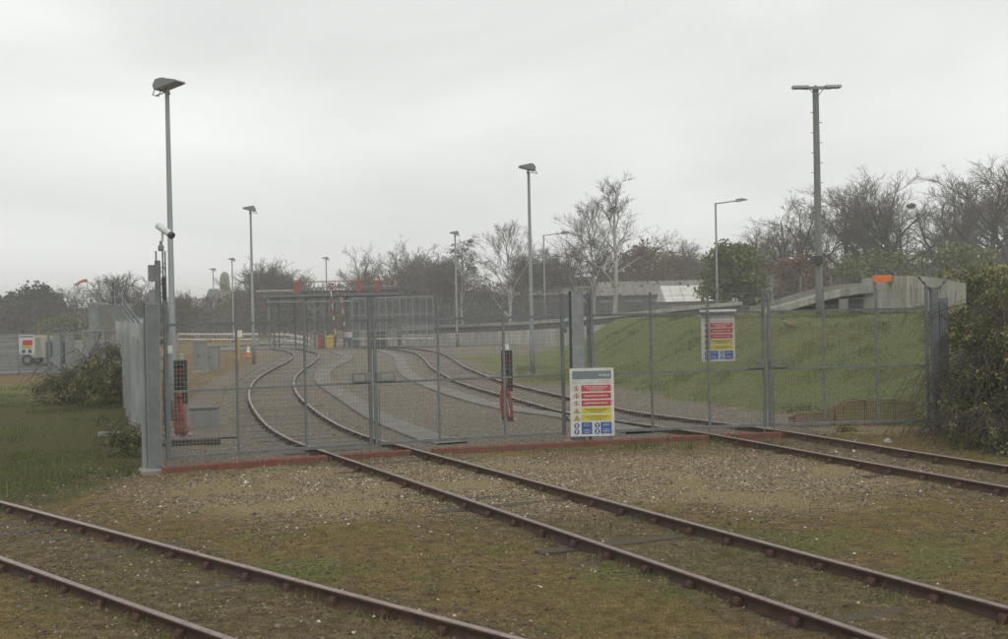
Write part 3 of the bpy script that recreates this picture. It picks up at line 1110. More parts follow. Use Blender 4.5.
mat_pink = flat('sign_faded_red_print', (0.55, 0.30, 0.30))
M['sign_yellow_print'] = flat('sign_dark_print', (0.25, 0.21, 0.06))
s1 = safety_sign('site_safety_sign', 'tall white site safety board with grey header standing before the broad gatepost', (1.66, 23.02, 0.165), 0.06, 0.85, 1.31)
MB().box((0.34, 0.045, -0.02), (0.05, 0.05, 0.36)).build('leg', M['galv_gate'], s1)
MB().box((-0.1, 0.03, 0.75), (0.6, 0.035, 0.04)).build('bracket', M['galv_gate'], s1)
s2p = atd(718, 361, 23.95)
s2 = safety_sign('warning_sign', 'white warning board with red and yellow panels fixed behind the mesh gate', (s2p.x, 23.87, s2p.z), 0.18, 0.70, 1.02, full=False)
MB().box((0, -0.01, 1.0), (0.76, 0.03, 0.06)).build('top_batten', M['sign_white'], s2)


# ------------------------------------------------------------------ lamps
def flood_head(t, hgt, yaw, tilt):
    rot = Matrix.Rotation(yaw, 4, 'Z') @ Matrix.Rotation(tilt, 4, 'Y')
    def tf(b):
        for i, p in enumerate(b.v):
            q = rot @ Vector(p)
            b.v[i] = (q.x, q.y, q.z + hgt)
        return b
    h = MB()
    # wedge-shaped floodlight hood: long sloping back, pointed front edge
    prof = [(-0.26, -0.02), (0.42, -0.02), (0.40, 0.03), (0.0, 0.21), (-0.16, 0.22), (-0.27, 0.10)]
    h.extrude(prof, 'y', -0.21, 0.21)
    ho = tf(h).build('lamp_hood', M['pole'], t)
    tf(MB().box((0.06, 0, -0.028), (0.58, 0.36, 0.016))).build('lens', M['glass'], ho)
    br = MB()
    br.tube((0, 0, -0.20), (0, 0, -0.03), 0.045, n=8)
    br.tube((-0.38, 0.12, -0.10), (-0.24, 0.12, 0.06), 0.012, n=5)
    br.tube((-0.38, -0.12, -0.10), (-0.24, -0.12, 0.06), 0.012, n=5)
    br.tube((-0.38, -0.12, -0.10), (-0.38, 0.12, -0.10), 0.012, n=5)
    br.tube((-0.38, 0, -0.10), (0, 0, -0.12), 0.014, n=5)
    br.box((-0.08, 0, 0.235), (0.09, 0.09, 0.05))
    tf(br).build('bracket', M['pole'], t)


def lamp_post(label, px, py_top, hgt, d, yaw, tilt=R(-14), base=None, group=None):
    top = atd(px, py_top, d)
    z0 = hz(top.x, top.y)
    t = thing('lamp_post', label, 'lamp post', (top.x, top.y, z0), 0.0, group)
    H = top.z - z0
    MB().lathe([(0.11, -0.05), (0.105, 1.2), (0.085, 1.26), (0.055, H - 0.12)], n=12).build('pole', M['pole'], t, True)
    MB().box((0, 0, 0.012), (0.42, 0.42, 0.03)).build('base_plate', M['galv'], t)
    MB().box((0, -0.103, 0.75), (0.10, 0.02, 0.45)).build('access_door', M['galv'], t)
    flood_head(t, H, yaw, tilt)
    return t


lamp_post('tallest floodlight mast standing behind the cctv pole at the first gate', 167, 87, 8.5, 30, R(-20))
lamp_post('floodlight mast beside the s-bend of track behind the first gate', 250.5, 210, 8.5, 64, R(190))
lamp_post('floodlight mast on the grass behind the broad gatepost', 528.5, 169, 8.5, 49, R(185))
lamp_post('floodlight mast at the foot of the long low concrete wall', 455, 234, 8.5, 88, R(185))
lamp_post('distant floodlight mast left of the round-topped tower', 213, 270, 8.5, 140, R(180))
lamp_post('distant floodlight mast right of the round-topped tower', 232, 260, 8.5, 121, R(180))
lamp_post('distant floodlight mast behind the washing platform', 326, 259, 8.5, 124, R(180))
lamp_post('distant floodlight mast in front of the dark pine', 37, 282, 8.5, 150, R(180))
lamp_post('distant thin floodlight mast left of the dark pine mast', 26, 288, 8.5, 175, R(180))
lamp_post('distant floodlight mast by the orange windsock', 77, 285, 8.5, 160, R(0))
lamp_post('distant floodlight mast behind the olive tank', 99, 282, 8.5, 155, R(0))

tp = atd(815.5, 87, 42)
tb = hz(tp.x, tp.y)
t = thing('timber_floodlight_pole', 'tall timber pole with a flat crossarm on the grass bank', 'pole', (tp.x, tp.y, tb), 0.0)
TH = tp.z - tb
MB().lathe([(0.14, -0.1), (0.13, 1.0), (0.108, TH - 0.1), (0.105, TH), (0.02, TH + 0.06)], n=12).build('pole', M['wood_pole'], t, True)
b = MB().box((0.0, -0.14, TH - 0.06), (1.0, 0.09, 0.1))
b.build('crossarm', M['pole'], t)
for s in (-1, 1):
    fl = MB().extrude([(-0.16, -0.05), (0.16, -0.05), (0.12, 0.04), (-0.12, 0.04)], 'x', s * 0.30, s * 0.84)
    fo = fl.build('flat_floodlight', M['pole'], t)
    fo.location = (0, -0.14, TH - 0.02)
    MB().box((s * 0.57, 0, -0.056), (0.48, 0.26, 0.01)).build('lens', M['glass'], fo)
    MB().path([(0, -0.12, TH - 0.42), (s * 0.12, -0.13, TH - 0.25), (s * 0.24, -0.14, TH - 0.1)], 0.014, 5).build('arm_brace', M['pole'], t)
MB().cbox((-0.12, -0.2, TH - 6.05), (0.34, 0.22, 0.3), 0.03).build('junction_box', M['dark_steel'], t)
STEP = MB().box((0, 0, 0), (0.10, 0.02, 0.02)).mesh('climbing_step', M['dark_steel'])
for k in range(14):
    obj('climbing_step', STEP, t).location = (0.15 * (-1) ** k, -0.02, 2.6 + 0.35 * k)


def street_lamp(label, px, py, d, arm_px, group=None):
    top = atd(px, py, d)
    z0 = hz(top.x, top.y)
    H = top.z - z0
    arm = arm_px / FPX * d
    t = thing('street_lamp', label, 'street lamp', (top.x, top.y, z0), 0.0, group)
    MB().lathe([(0.13, -0.05), (0.12, 1.5), (0.085, 1.6), (0.065, H)], n=10).build('pole', M['pole'], t, True)
    MB().tube((0, 0, H - 0.05), (arm * 0.68, 0, H + 0.12), 0.045, 0.04, 8).build('arm', M['pole'], t)
    hd = MB().extrude([(arm * 0.64, H + 0.05), (arm, H + 0.16), (arm * 0.97, H + 0.22), (arm * 0.82, H + 0.30), (arm * 0.64, H + 0.24)], 'y', -0.17, 0.17)
    ho = hd.build('lamp_head', M['pole'], t)
    MB().box((arm * 0.82, 0, H + 0.085), (arm * 0.26, 0.24, 0.02), (0, -0.30 if arm < 2.5 else -0.12, 0)).build('lens', M['glass'], ho)


street_lamp('grey street lamp with a long arm above the white sheet roofs', 715.5, 203, 86, 32)
street_lamp('grey street lamp with arm beside the pale birch', 543.5, 235, 118, 27)
street_lamp('faint distant street lamp behind the pale birch', 566, 249, 170, 24)
street_lamp('faint distant street lamp behind the two-stemmed birch', 474, 263, 190, 18)

# ------------------------------------------------------------------ cctv mast and gear behind the left gatepost
cp = atd(161, 246, 23.5)
t = thing('cctv_mast', 'slim lattice mast with a white cctv camera beside the left gatepost', 'cctv mast', (cp.x, cp.y, 0), 0.0)
H = cp.z
for i, (dx, dy) in enumerate(((-0.11, -0.06), (0.11, -0.06), (0.0, 0.12))):
    MB().tube((dx, dy, 0), (dx * 0.8, dy * 0.8, H - 0.1), 0.017, n=6).build('mast_leg', M['galv'], t)
lc = MB()
k, z = 0, 0.2
cs = [(-0.11, -0.06), (0.11, -0.06), (0.0, 0.12)]
while z < H - 0.4:
    for j in range(3):
        a, c_ = cs[j], cs[(j + 1) % 3]
        f0, f1 = 1 - 0.2 * z / H, 1 - 0.2 * (z + 0.25) / H
        lc.path([(a[0] * f0, a[1] * f0, z), (c_[0] * f1, c_[1] * f1, z + 0.25)], 0.007, 4, cap=False)
    z += 0.25
lc.build('lattice', M['galv'], t)
MB().lathe([(0.05, H - 0.1), (0.06, H - 0.06), (0.06, H + 0.0), (0.03, H + 0.03), (0.03, H + 0.1)], n=10).build('pan_head', M['galv'], t)
cm = MB().tube((-0.04, -0.02, H + 0.40), (0.25, -0.18, H + 0.20), 0.072, 0.066, 12)
cm.tube((0.05, -0.08, H + 0.08), (0.06, -0.09, H + 0.30), 0.025, n=6)
co = cm.build('camera_housing', M['white'], t, False)
MB().tube((0.235, -0.172, H + 0.21), (0.285, -0.20, H + 0.175), 0.071, 0.068, 12).build('camera_hood', M['dark_steel'], co)
MB().cbox((-0.16, -0.03, 3.48), (0.14, 0.2, 0.32), 0.01).build('junction_box', M['cabinet'], t)
MB().cbox((-0.16, -0.03, 2.98), (0.13, 0.2, 0.36), 0.01).build('junction_box', M['cabinet'], t)
MB().cbox((-0.045, -0.11, 3.15), (0.09, 0.1, 1.15), 0.01).build('cable_trunking', M['galv_gate'], t)
cbm = MB()
for j in range(4):
    cbm.path([(0.04 + 0.02 * j, -0.12, 3.4), (0.06 + 0.02 * j, -0.13, 2.0 + 0.1 * j), (0.02 + 0.03 * j, -0.15, 1.2), (0.05, -0.12, 0.05)], 0.010, 5, cap=False)
cbm.build('cable_bundle', M['dark_steel'], t)
MB().cbox((0.13, -0.1, 1.98), (0.12, 0.12, 0.14), 0.01).build('detector_box', M['white'], t)


def stop_light(label, loc, rz, hose_seed, beige):
    t = thing('depot_stop_light', label, 'signal light', loc, rz)
    MB().lathe([(0.045, -0.05), (0.045, 1.62), (0.06, 1.64), (0.06, 1.80), (0.05, 1.81)], n=12).build('post', M['concrete_pale'] if beige else M['white'], t)
    hb = MB().cbox((0, -0.13, 1.20), (0.26, 0.17, 0.96), 0.015)
    ho = hb.build('signal_head', M['black'], t)
    for k, z in enumerate((1.44, 1.12, 0.80)):
        ln = MB().lathe([(0.072, 0.0), (0.066, 0.012), (0.03, 0.028), (0.001, 0.03)], n=16)
        for i, p in enumerate(ln.v):
            ln.v[i] = (p[0], -0.217 - p[2], z + p[1] * (1.6 if k == 0 else 1.0))
        ln.build('lens', M['red_lens'] if k == 0 else M['black'], ho)
        vs = MB()
        n = 10
        for i in range(n):
            a0, a1 = R(20 + 140 * i / n), R(20 + 140 * (i + 1) / n)
            hh = 1.6 if k == 0 else 1.0
            p = [(0.085 * math.cos(a), yy, z + 0.085 * hh * math.sin(a)) for a, yy in ((a0, -0.216), (a1, -0.216), (a1, -0.30), (a0, -0.30))]
            vs.add(p, [(0, 1, 2, 3)])
        vs.build('visor', M['black'], ho)
    rnd = random.Random(hose_seed)
    for j in range(3):
        pts = []
        for i in range(9):
            f = i / 8
            pts.append((-0.06 - 0.07 * math.sin(f * 2.6 + j) + rnd.uniform(-.012, .012) + 0.05 * j, -0.16 - 0.03 * j, 0.98 - f * 0.98 + 0.03))
        MB().path(pts, [0.035, 0.05, 0.046, 0.055, 0.045, 0.05, 0.04, 0.046, 0.04], 7).build('hose', M['red_hose'], t, True)
    MB().cbox((0, 0, 0.0), (0.4, 0.4, 0.1), 0.02).build('footing', M['concrete'], t)
    return t


p = at(508, 421)
stop_light('black signal light on a white post with red hose before the central walkway', (p.x, p.y, 0.0), 0.0, 1, False)
p = at(183, 436)
stop_light('black signal light on a buff post with red hose beside the cctv mast', (p.x, p.y, 0.0), 0.1, 5, True)
p = at(205, 429)
t = thing('cable_box', 'low grey cable box on the ground beside the buff signal post', 'cable box', (p.x, p.y, 0), 0.1)
MB().cbox((0, 0, 0.24), (0.62, 0.36, 0.48), 0.02).build('body', M['cabinet'], t)
MB().cbox((0, 0, 0.50), (0.66, 0.40, 0.05), 0.012).build('lid', M['concrete_path'], t)
p = at(180, 447)
tag(MB().cbox((0, 0, 0.05), (1.5, 0.18, 0.12), 0.015).build('timber_baulk', M['sleeper']), 'dark timber baulk lying behind the first gate', 'timber').location = (p.x, p.y + 0.2, 0.02)


def cabinet(label, px, py, w, h, d, rz=0.0):
    p = at(px, py)
    t = thing('equipment_cabinet', label, 'cabinet', (p.x, p.y, 0), rz)
    MB().cbox((0, 0, 0.06), (w + 0.1, d + 0.1, 0.12), 0.02).build('plinth', M['concrete'], t)
    MB().cbox((0, 0, 0.12 + h / 2), (w, d, h), 0.02).build('body', M['cabinet'], t)
    for s in (-1, 1):
        dr = MB().box((s * w / 4, -d / 2 - 0.006, 0.12 + h / 2), (w / 2 - 0.03, 0.012, h - 0.1)).build('door', M['cabinet'], t)
        MB().box((s * 0.05, -d / 2 - 0.025, 0.12 + h / 2), (0.02, 0.025, 0.14)).build('handle', M['dark_steel'], dr)
    MB().cbox((0, 0, 0.12 + h + 0.02), (w + 0.08, d + 0.08, 0.05), 0.02).build('top', M['cabinet'], t)


cabinet('narrow grey equipment cabinet behind the buff signal post', 200.5, 373, 0.55, 1.35, 0.5)
cabinet('wider grey equipment cabinet next to the narrow cabinet', 212, 370, 0.75, 1.05, 0.5)

p = at(215, 364)
t = thing('marker_post', 'small white plate on a yellow post behind the cabinets', 'marker post', (p.x, p.y + 6, 0), 0.0)
MB().tube((0, 0, 0), (0, 0, 1.5), 0.045, n=8).build('post', M['yellow'], t)
MB().box((0, -0.055, 1.55), (0.5, 0.02, 0.42)).build('plate', M['white'], t)
for px_, lb_ in ((206.5, 'yellow bollard behind the narrow equipment cabinet'), (211, 'yellow bollard beside the small white plate on a post')):
    p = at(px_, 353)
    t = thing('bollard', lb_, 'bollard', (p.x, p.y, 0), 0.0, 'yellow bollards behind the cabinets')
    MB().lathe([(0.07, 0), (0.07, 1.05), (0.04, 1.1)], n=10).build('post', M['yellow'], t)
    MB().lathe([(0.0715, 0.75), (0.0715, 0.9)], n=10).build('band', M['black'], t)

p = at(248.5, 357)
t = thing('traffic_cone', 'orange and white traffic cone on the earth by the s-bend', 'traffic cone', (p.x, p.y, 0), 0.0)
MB().cbox((0, 0, 0.03), (0.62, 0.62, 0.06), 0.02).build('base', M['orange'], t)
t.scale = (0.75, 0.75, 0.85)
MB().lathe([(0.24, 0.06), (0.18, 0.35)], n=14).build('lower_cone', M['orange'], t)
MB().lathe([(0.181, 0.35), (0.10, 0.75)], n=14).build('sleeve', M['white'], t)
MB().lathe([(0.099, 0.75), (0.05, 0.98), (0.03, 1.0)], n=14).build('upper_cone', M['orange'], t)

# white guard rail curving across the yard
def guard_rail(label, pix, z, material, group=None):
    pts = [atd(*q) for q in pix]
    o = thing('guard_rail', label, 'guard rail', (pts[0].x, pts[0].y, 0), 0.0, group)
    L0 = pts[0]
    loc = [(q.x - L0.x, q.y - L0.y, q.z) for q in pts]
    for dz in (0.0, -0.45):
        b = MB()
        n = len(loc)
        for i in range(n - 1):
            a, c_ = Vector(loc[i]), Vector(loc[i + 1])
            m = (a + c_) / 2
            dd = c_ - a
            b.box((m.x, m.y, m.z + dz), (dd.length + 0.02, 0.06, 0.16 if dz == 0 else 0.10), (0, -math.atan2(dd.z, math.hypot(dd.x, dd.y)), math.atan2(dd.y, dd.x)))
        b.build('rail_beam', material, o)
    for i in range(len(loc)):
        MB().box((loc[i][0], loc[i][1] + 0.07, loc[i][2] / 2), (0.09, 0.07, loc[i][2])).build('post', M['galv'], o)


guard_rail('white guard rail across the yard behind the equipment cabinets', [(178, 334, 104), (205, 334, 104), (232, 334, 103), (258, 334, 102)], 1.1, M['white'])
guard_rail('white guard rail curving down towards the washing platform', [(272, 334.2, 101), (284, 334.4, 100), (296, 335.6, 98), (304, 337.2, 96.5), (310, 339, 95.5)], 1.0, M['white'])

# ------------------------------------------------------------------ washing platform gantry
D = 92.0
gx0, gx1 = atd(266, 290, D).x, atd(402, 290, D).x
t = thing('washing_platform', 'raised grey steel washing platform with red handrails across the tracks', 'platform', ((gx0 + gx1) / 2, D, 0.09), 0.0)
cx = (gx0 + gx1) / 2
lx = lambda px: atd(px, 300, D).x - cx
W = gx1 - gx0
MB().box((0, 0, 4.12), (W, 2.2, 0.07)).build('deck', M['shed_wall'], t)
MB().box((0, -1.06, 3.99), (W + 0.06, 0.12, 0.15)).build('edge_beam', M['galv_gate'], t)
MB().box((0, 1.06, 3.93), (W + 0.06, 0.14, 0.26)).build('edge_beam', M['galv'], t)
for px_ in (271, 316, 325, 345, 371, 399):
    for yy in (-0.95, 0.95):
        MB().box((lx(px_), yy, 1.9), (0.13, 0.13, 3.8)).build('column', M['galv_gate'], t)
for px_ in (316, 345, 386):
    for s in (-1, 1):
        MB().tube((lx(px_), -0.95, 2.6), (lx(px_) + s * 0.95, -0.95, 3.8), 0.06, n=6).build('knee_brace', M['galv'], t)
for yy in (-1.0, 1.0):
    for z, hm_ in ((4.6, 'galv'), (5.05, 'red')):
        MB().box((lx(350), yy, z), (lx(400) - lx(300), 0.04, 0.04)).build('handrail', M[hm_], t)
    for px_ in np.linspace(300, 400, 9):
        MB().box((lx(px_), yy, 4.62), (0.035, 0.035, 0.9)).build('rail_post', M['red_hose'], t)
for px_, w in ((299.5, 5), (360, 4), (380, 4)):
    MB().cbox((lx(px_), -1.06, 4.62), (w / FPX * D, 0.06, 0.85), 0.01).build('red_panel', M['red'], t)
MB().tube((lx(270), -1.2, 3.55), (lx(398), -1.2, 3.45), 0.06, n=8).build('water_pipe', M['galv'], t)
MB().tube((lx(300), 0.6, 4.3), (lx(398), 0.6, 4.3), 0.09, n=8).build('water_pipe', M['dark_steel'], t)
for px_ in (278, 294, 306, 334, 357, 386):
    MB().box((lx(px_), 0.2, 1.9), (0.09, 0.09, 3.8)).build('column', M['dark_steel'], t)
for xa_, xb_ in ((271, 316), (345, 371), (371, 399)):
    MB().tube((lx(xa_), 0.95, 0.3), (lx(xb_), 0.95, 3.6), 0.035, n=6).build('cross_brace', M['galv_gate'], t)
MB().cbox((lx(352), 0.3, 1.0), (1.0, 0.8, 2.0), 0.05).build('pump_cabinet', M['cabinet'], t)
MB().box((lx(276), -0.2, 4.42), (lx(296) - lx(258), 0.4, 0.14)).build('spray_pipe_boom', M['concrete_pale'], t)

# walkway cage to the right of the platform
c0, c1 = atd(352, 300, 89.5), atd(433, 300, 89.5)
t = thing('walkway_cage', 'grey mesh-sided steel walkway standing beside the washing platform', 'walkway', ((c0.x + c1.x) / 2, 89.5, 0), 0.0)
w = c1.x - c0.x
for z in (1.0, 1.75, 2.5, 3.75):
    MB().box((0, 0, z), (w, 0.06, 0.06)).build('rail_bar', M['galv'], t)
for i in range(13):
    MB().box((-w / 2 + w * i / 12, 0.0, 1.93), (0.07, 0.075, 3.86)).build('post', M['galv'], t)
MB().box((0, 0.55, 1.35), (w, 1.0, 0.08)).build('deck', M['concrete'], t)
MB().box((0, 0.5, 3.82), (w, 1.1, 0.07)).build('roof_frame', M['galv'], t)
for i in range(4):
    MB().tube((-w / 2 + w * i / 4, 0.02, 1.4), (-w / 2 + w * (i + 1) / 4, 0.02, 3.7), 0.03, n=5).build('cross_brace', M['galv_gate'], t)
MB().tube((-w / 2, -0.12, 0.75), (w / 2, -0.12, 0.65), 0.07, n=8).build('pipe', M['concrete_pale'], t)
MB().cbox((-w * 0.2, 0.5, 0.65), (1.1, 0.7, 1.2), 0.04).build('pump_cabinet', M['dark_steel'], t)
wb = MB()
wire_panel(wb, -w / 2, w / 2, 1.4, 3.7, 0.16, 0.16, 0.006, 0.03)
wb.build('mesh_panel', M['wire'], t)

# leaning red and white poles
for (xa, ya, xb, yb, lb_) in ((329.5, 284, 337, 347, 'leaning red and white striped pole between fire point and grit bin'), (340, 292, 347, 347, 'leaning red and white striped pole beside the small notice board')):
    a, c_ = atd(xa, ya, 90.4), atd(xb, yb, 90.4)
    t = thing('striped_pole', lb_, 'pole', (c_.x, c_.y, 0.05), 0.0, 'leaning striped poles')
    d = Vector((a.x - c_.x, 0.35, a.z - 0.05))
    for k in range(10):
        MB().tube(d * (k / 10), d * ((k + 1) / 10), 0.062, n=8).build('band', M['red_hose'] if k % 2 else M['concrete_pale'], t)
p = at(338.5, 347.5)
t = thing('grit_bin', 'yellow grit bin under the washing platform', 'bin', (p.x, 90.2, 0.09), 0.0)
MB().box((0, 0, 0.4), (0.46, 0.45, 0.8), taper=1.12).build('body', M['yellow'], t)
MB().cbox((0, 0, 0.86), (0.58, 0.56, 0.12), 0.05).build('lid', M['yellow'], t)
p = atd(322, 340, 91)
t = thing('fire_point', 'red fire extinguisher stand under the washing platform', 'fire point', (p.x, 90.3, 0.09), 0.0)
MB().box((0, 0.1, 0.5), (0.42, 0.05, 1.0)).build('backboard', M['red'], t)
for s in (-1, 1):
    e = MB().lathe([(0.085, 0.08), (0.085, 0.55), (0.03, 0.62), (0.03, 0.68)], (s * 0.1, 0, 0), 10).build('extinguisher', M['red'], t)
    MB().box((s * 0.1, -0.02, 0.7), (0.04, 0.12, 0.04)).build('valve', M['black'], e)
p = atd(349, 333, 91)
t = thing('notice_board', 'small white notice board with red stripe beside the striped poles', 'sign', (p.x, 90.6, 0.09), 0.0)
MB().box((0, 0, 1.05), (0.62, 0.03, 0.6)).build('board', M['white'], t)
MB().box((0, -0.02, 1.25), (0.56, 0.01, 0.12)).build('stripe', M['red'], t)
for s in (-1, 1):
    MB().box((s * 0.22, 0.04, 0.5), (0.05, 0.05, 1.0)).build('leg', M['galv'], t)


# ------------------------------------------------------------------ long low wall with raised road behind
WP = [(398, 101, 0.85), (430, 97, 0.9), (480, 93, 1.0), (530, 89, 1.15), (575, 86, 1.35), (620, 83, 1.6), (665, 81, 1.85), (706, 79, 2.1), (745, 77, 2.25)]
pts = [(atd(px, 320, d).x, d, h) for px, d, h in WP]
t = thing('retaining_wall', 'long low concrete wall with dark gap and pale coping behind the tracks', 'wall', (0, 0, 0), 0.0)
for i in range(len(pts) - 1):
    (x0, y0, h0), (x1, y1, h1) = pts[i], pts[i + 1]
    nseg = 3
    for k in range(nseg):
        f0, f1 = k / nseg + 0.004, (k + 1) / nseg - 0.004
        A = (x0 + (x1 - x0) * f0, y0 + (y1 - y0) * f0)
        B = (x0 + (x1 - x0) * f1, y0 + (y1 - y0) * f1)
        ha, hb_ = h0 + (h1 - h0) * f0, h0 + (h1 - h0) * f1
        b = MB()
        b.add([(A[0], A[1], -0.3), (B[0], B[1], -0.3), (B[0], B[1] + 0.3, -0.3), (A[0], A[1] + 0.3, -0.3),
               (A[0], A[1], ha), (B[0], B[1], hb_), (B[0], B[1] + 0.3, hb_), (A[0], A[1] + 0.3, ha)],
              [(3, 2, 1, 0), (4, 5, 6, 7), (0, 1, 5, 4), (1, 2, 6, 5), (2, 3, 7, 6), (3, 0, 4, 7)])
        b.build('wall_panel', M['concrete_pale'], t)
    b = MB()
    yo = 0.9
    b.add([(x0, y0 + yo, h0 - 0.1), (x1, y1 + yo, h1 - 0.1), (x1, y1 + yo + 4, h1 - 0.1), (x0, y0 + yo + 4, h0 - 0.1),
           (x0, y0 + yo, h0 + 0.42), (x1, y1 + yo, h1 + 0.42), (x1, y1 + yo + 4, h1 + 0.42), (x0, y0 + yo + 4, h0 + 0.42)],
          [(3, 2, 1, 0), (4, 5, 6, 7), (0, 1, 5, 4), (1, 2, 6, 5), (2, 3, 7, 6), (3, 0, 4, 7)])
    b.build('road_slab', M['shed_wall'], t)
    b = MB()
    b.add([(x0, y0 + 0.7, h0 + 0.425), (x1, y1 + 0.7, h1 + 0.425), (x1, y1 + 1.1, h1 + 0.425), (x0, y0 + 1.1, h0 + 0.425),
           (x0, y0 + 0.7, h0 + 0.66), (x1, y1 + 0.7, h1 + 0.66), (x1, y1 + 1.1, h1 + 0.66), (x0, y0 + 1.1, h0 + 0.66)],
          [(3, 2, 1, 0), (4, 5, 6, 7), (0, 1, 5, 4), (1, 2, 6, 5), (2, 3, 7, 6), (3, 0, 4, 7)])
    b.build('coping', M['concrete_pale'] if i > 2 else M['concrete'], t)
for px_, d in ((452, 94.8), (470, 93.3)):
    pass

# grey palisade in front of the wood, behind the wall
fa, fb = atd(395, 310, 112), atd(600, 305, 100)
palisade('grey palisade fence along the wood behind the long low wall', (fa.x, fa.y), (fb.x, fb.y), 2.5, 0.26, zf=lambda x: 1.0, outr=False, material=M['galv_gate'])
fa, fb = atd(930, 290, 56), atd(1045, 290, 51)
palisade('grey palisade fence along the top of the bank above the bramble hedge', (fa.x, fa.y), (fb.x, fb.y), 2.4, 0.17, outr=False, material=M['galv_gate'])
fa, fb = atd(772, 290, 63), atd(930, 290, 56.2)
dv = Vector((fb.x - fa.x, fb.y - fa.y, 0))
W = dv.length
t = thing('security_fence', 'thin mesh fence with y-shaped barbed wire arms behind the bridge ramp', 'fence', (fa.x, fa.y, hz(fa.x, fa.y)), math.atan2(dv.y, dv.x))
for i in range(6):
    x = W * i / 5
    po = MB().tube((x, 0, -0.3), (x, 0, 2.0), 0.035, n=6).build('post', M['galv'], t)
    for s_ in (-1, 1):
        MB().tube((x, 0, 1.98), (x + s_ * 0.30, s_ * 0.25, 2.42), 0.015, n=5).build('outrigger', M['galv_gate'], po)
wb = MB()
wire_panel(wb, 0, W, 0.0, 1.98, 0.12, 0.12, 0.004, 0.0)
wb.build('mesh_panel', M['wire'], t)
for s_ in (-1, 1):
    for k in range(3):
        b = MB()
        barbed(b, (0, s_ * (0.08 + 0.08 * k), 2.1 + 0.14 * k), (W, s_ * (0.08 + 0.08 * k), 2.1 + 0.14 * k), step=0.3)
        b.build('barbed_wire', M['wire'], t)


# ------------------------------------------------------------------ bridge ramp on the bank
RP = [(766, 309.5, 56), (782, 305.5, 54.5), (800, 300.5, 53), (820, 294.5, 51.3), (840, 289.5, 49.6), (862, 286.0, 48), (893, 283.5, 45.6)]
pr = [atd(*q) for q in RP]
t = thing('bridge_ramp', 'concrete bridge ramp sloping up the grass bank to a block abutment', 'bridge', (0, 0, 0), 0.0)
for i in range(len(pr) - 1):
    a, c_ = pr[i], pr[i + 1]
    for nm, y0, y1, z0, z1, m in (('parapet', 0, 0.25, -0.30, 0.0, 'concrete_pale'), ('deck', 0.26, 3.5, -0.34, -0.12, 'concrete'), ('rear_parapet', 3.51, 3.75, -0.3, 0.12, 'concrete')):
        b = MB()
        b.add([(a.x, a.y + y0, a.z + z0), (c_.x, c_.y + y0, c_.z + z0), (c_.x, c_.y + y1, c_.z + z0), (a.x, a.y + y1, a.z + z0),
               (a.x, a.y + y0, a.z + z1), (c_.x, c_.y + y0, c_.z + z1), (c_.x, c_.y + y1, c_.z + z1), (a.x, a.y + y1, a.z + z1)],
              [(3, 2, 1, 0), (4, 5, 6, 7), (0, 1, 5, 4), (1, 2, 6, 5), (2, 3, 7, 6), (3, 0, 4, 7)])
        b.build(nm, M[m], t)
b = MB()
for a, c_ in zip(pr[:-1], pr[1:]):
    b.add([(a.x, a.y + 2.5, 1.2), (c_.x, c_.y + 2.5, 1.2), (c_.x, c_.y + 2.5, c_.z - 0.33), (a.x, a.y + 2.5, a.z - 0.33)], [(0, 1, 2, 3)])
b.build('under_wall', M['shed_wall'], t)
for px_, py_, d in ((812, 305, 50.5), (852, 300, 47.6)):
    q = atd(px_, py_, d)
    zt_ = float(np.interp(q.x, [w_.x for w_ in pr], [w_.z for w_ in pr])) - 0.36
    MB().box((q.x, q.y + 1.2, (zt_ + 1.0) / 2), (0.3, 0.3, zt_ - 1.0)).build('pier', M['concrete'], t)
AB = [(891, 276, 45.2), (906, 275.8, 44.6), (921, 276.3, 44.0), (936, 277.8, 43.4), (951, 280.5, 42.8), (966, 283.5, 42.2)]
pa = [atd(*q) for q in AB]
for i in range(len(pa) - 1):
    a, c_ = pa[i], pa[i + 1]
    e = (c_ - a) * 0.012
    b = MB()
    b.add([(a.x + e.x, a.y + e.y, 1.0), (c_.x - e.x, c_.y - e.y, 1.0), (c_.x - e.x, c_.y + 3.6, 1.0), (a.x + e.x, a.y + 3.6, 1.0),
           (a.x + e.x, a.y + e.y, a.z), (c_.x - e.x, c_.y - e.y, c_.z), (c_.x - e.x, c_.y + 3.6, c_.z), (a.x + e.x, a.y + 3.6, a.z)],
          [(3, 2, 1, 0), (4, 5, 6, 7), (0, 1, 5, 4), (1, 2, 6, 5), (2, 3, 7, 6), (3, 0, 4, 7)])
    ao = b.build('abutment_block', M['concrete_pale'], t)
    for u in (0.3, 0.7):
        st = a.lerp(c_, u)
        MB().add([(st.x - 0.02, st.y - 0.006, st.z - 0.25 - 0.3 * u), (st.x + 0.02, st.y - 0.006, st.z - 0.25 - 0.3 * u), (st.x + 0.014, st.y - 0.006, st.z - 1.0), (st.x - 0.012, st.y - 0.006, st.z - 1.0)], [(0, 1, 2, 3)]).build('drain_slot', M['shed_wall'], ao)
q0, q1 = atd(873, 279, 45.4), atd(893, 279, 45.0)
MB().cbox(((q0.x + q1.x) / 2, q0.y - 0.1, q0.z), (q1.x - q0.x, 0.4, 0.24), 0.02).build('orange_height_bar', M['orange'], t)
MB().box((q0.x + 0.08, q0.y + 0.1, q0.z - 0.5), (0.07, 0.07, 0.8)).build('bar_post', M['galv'], t)

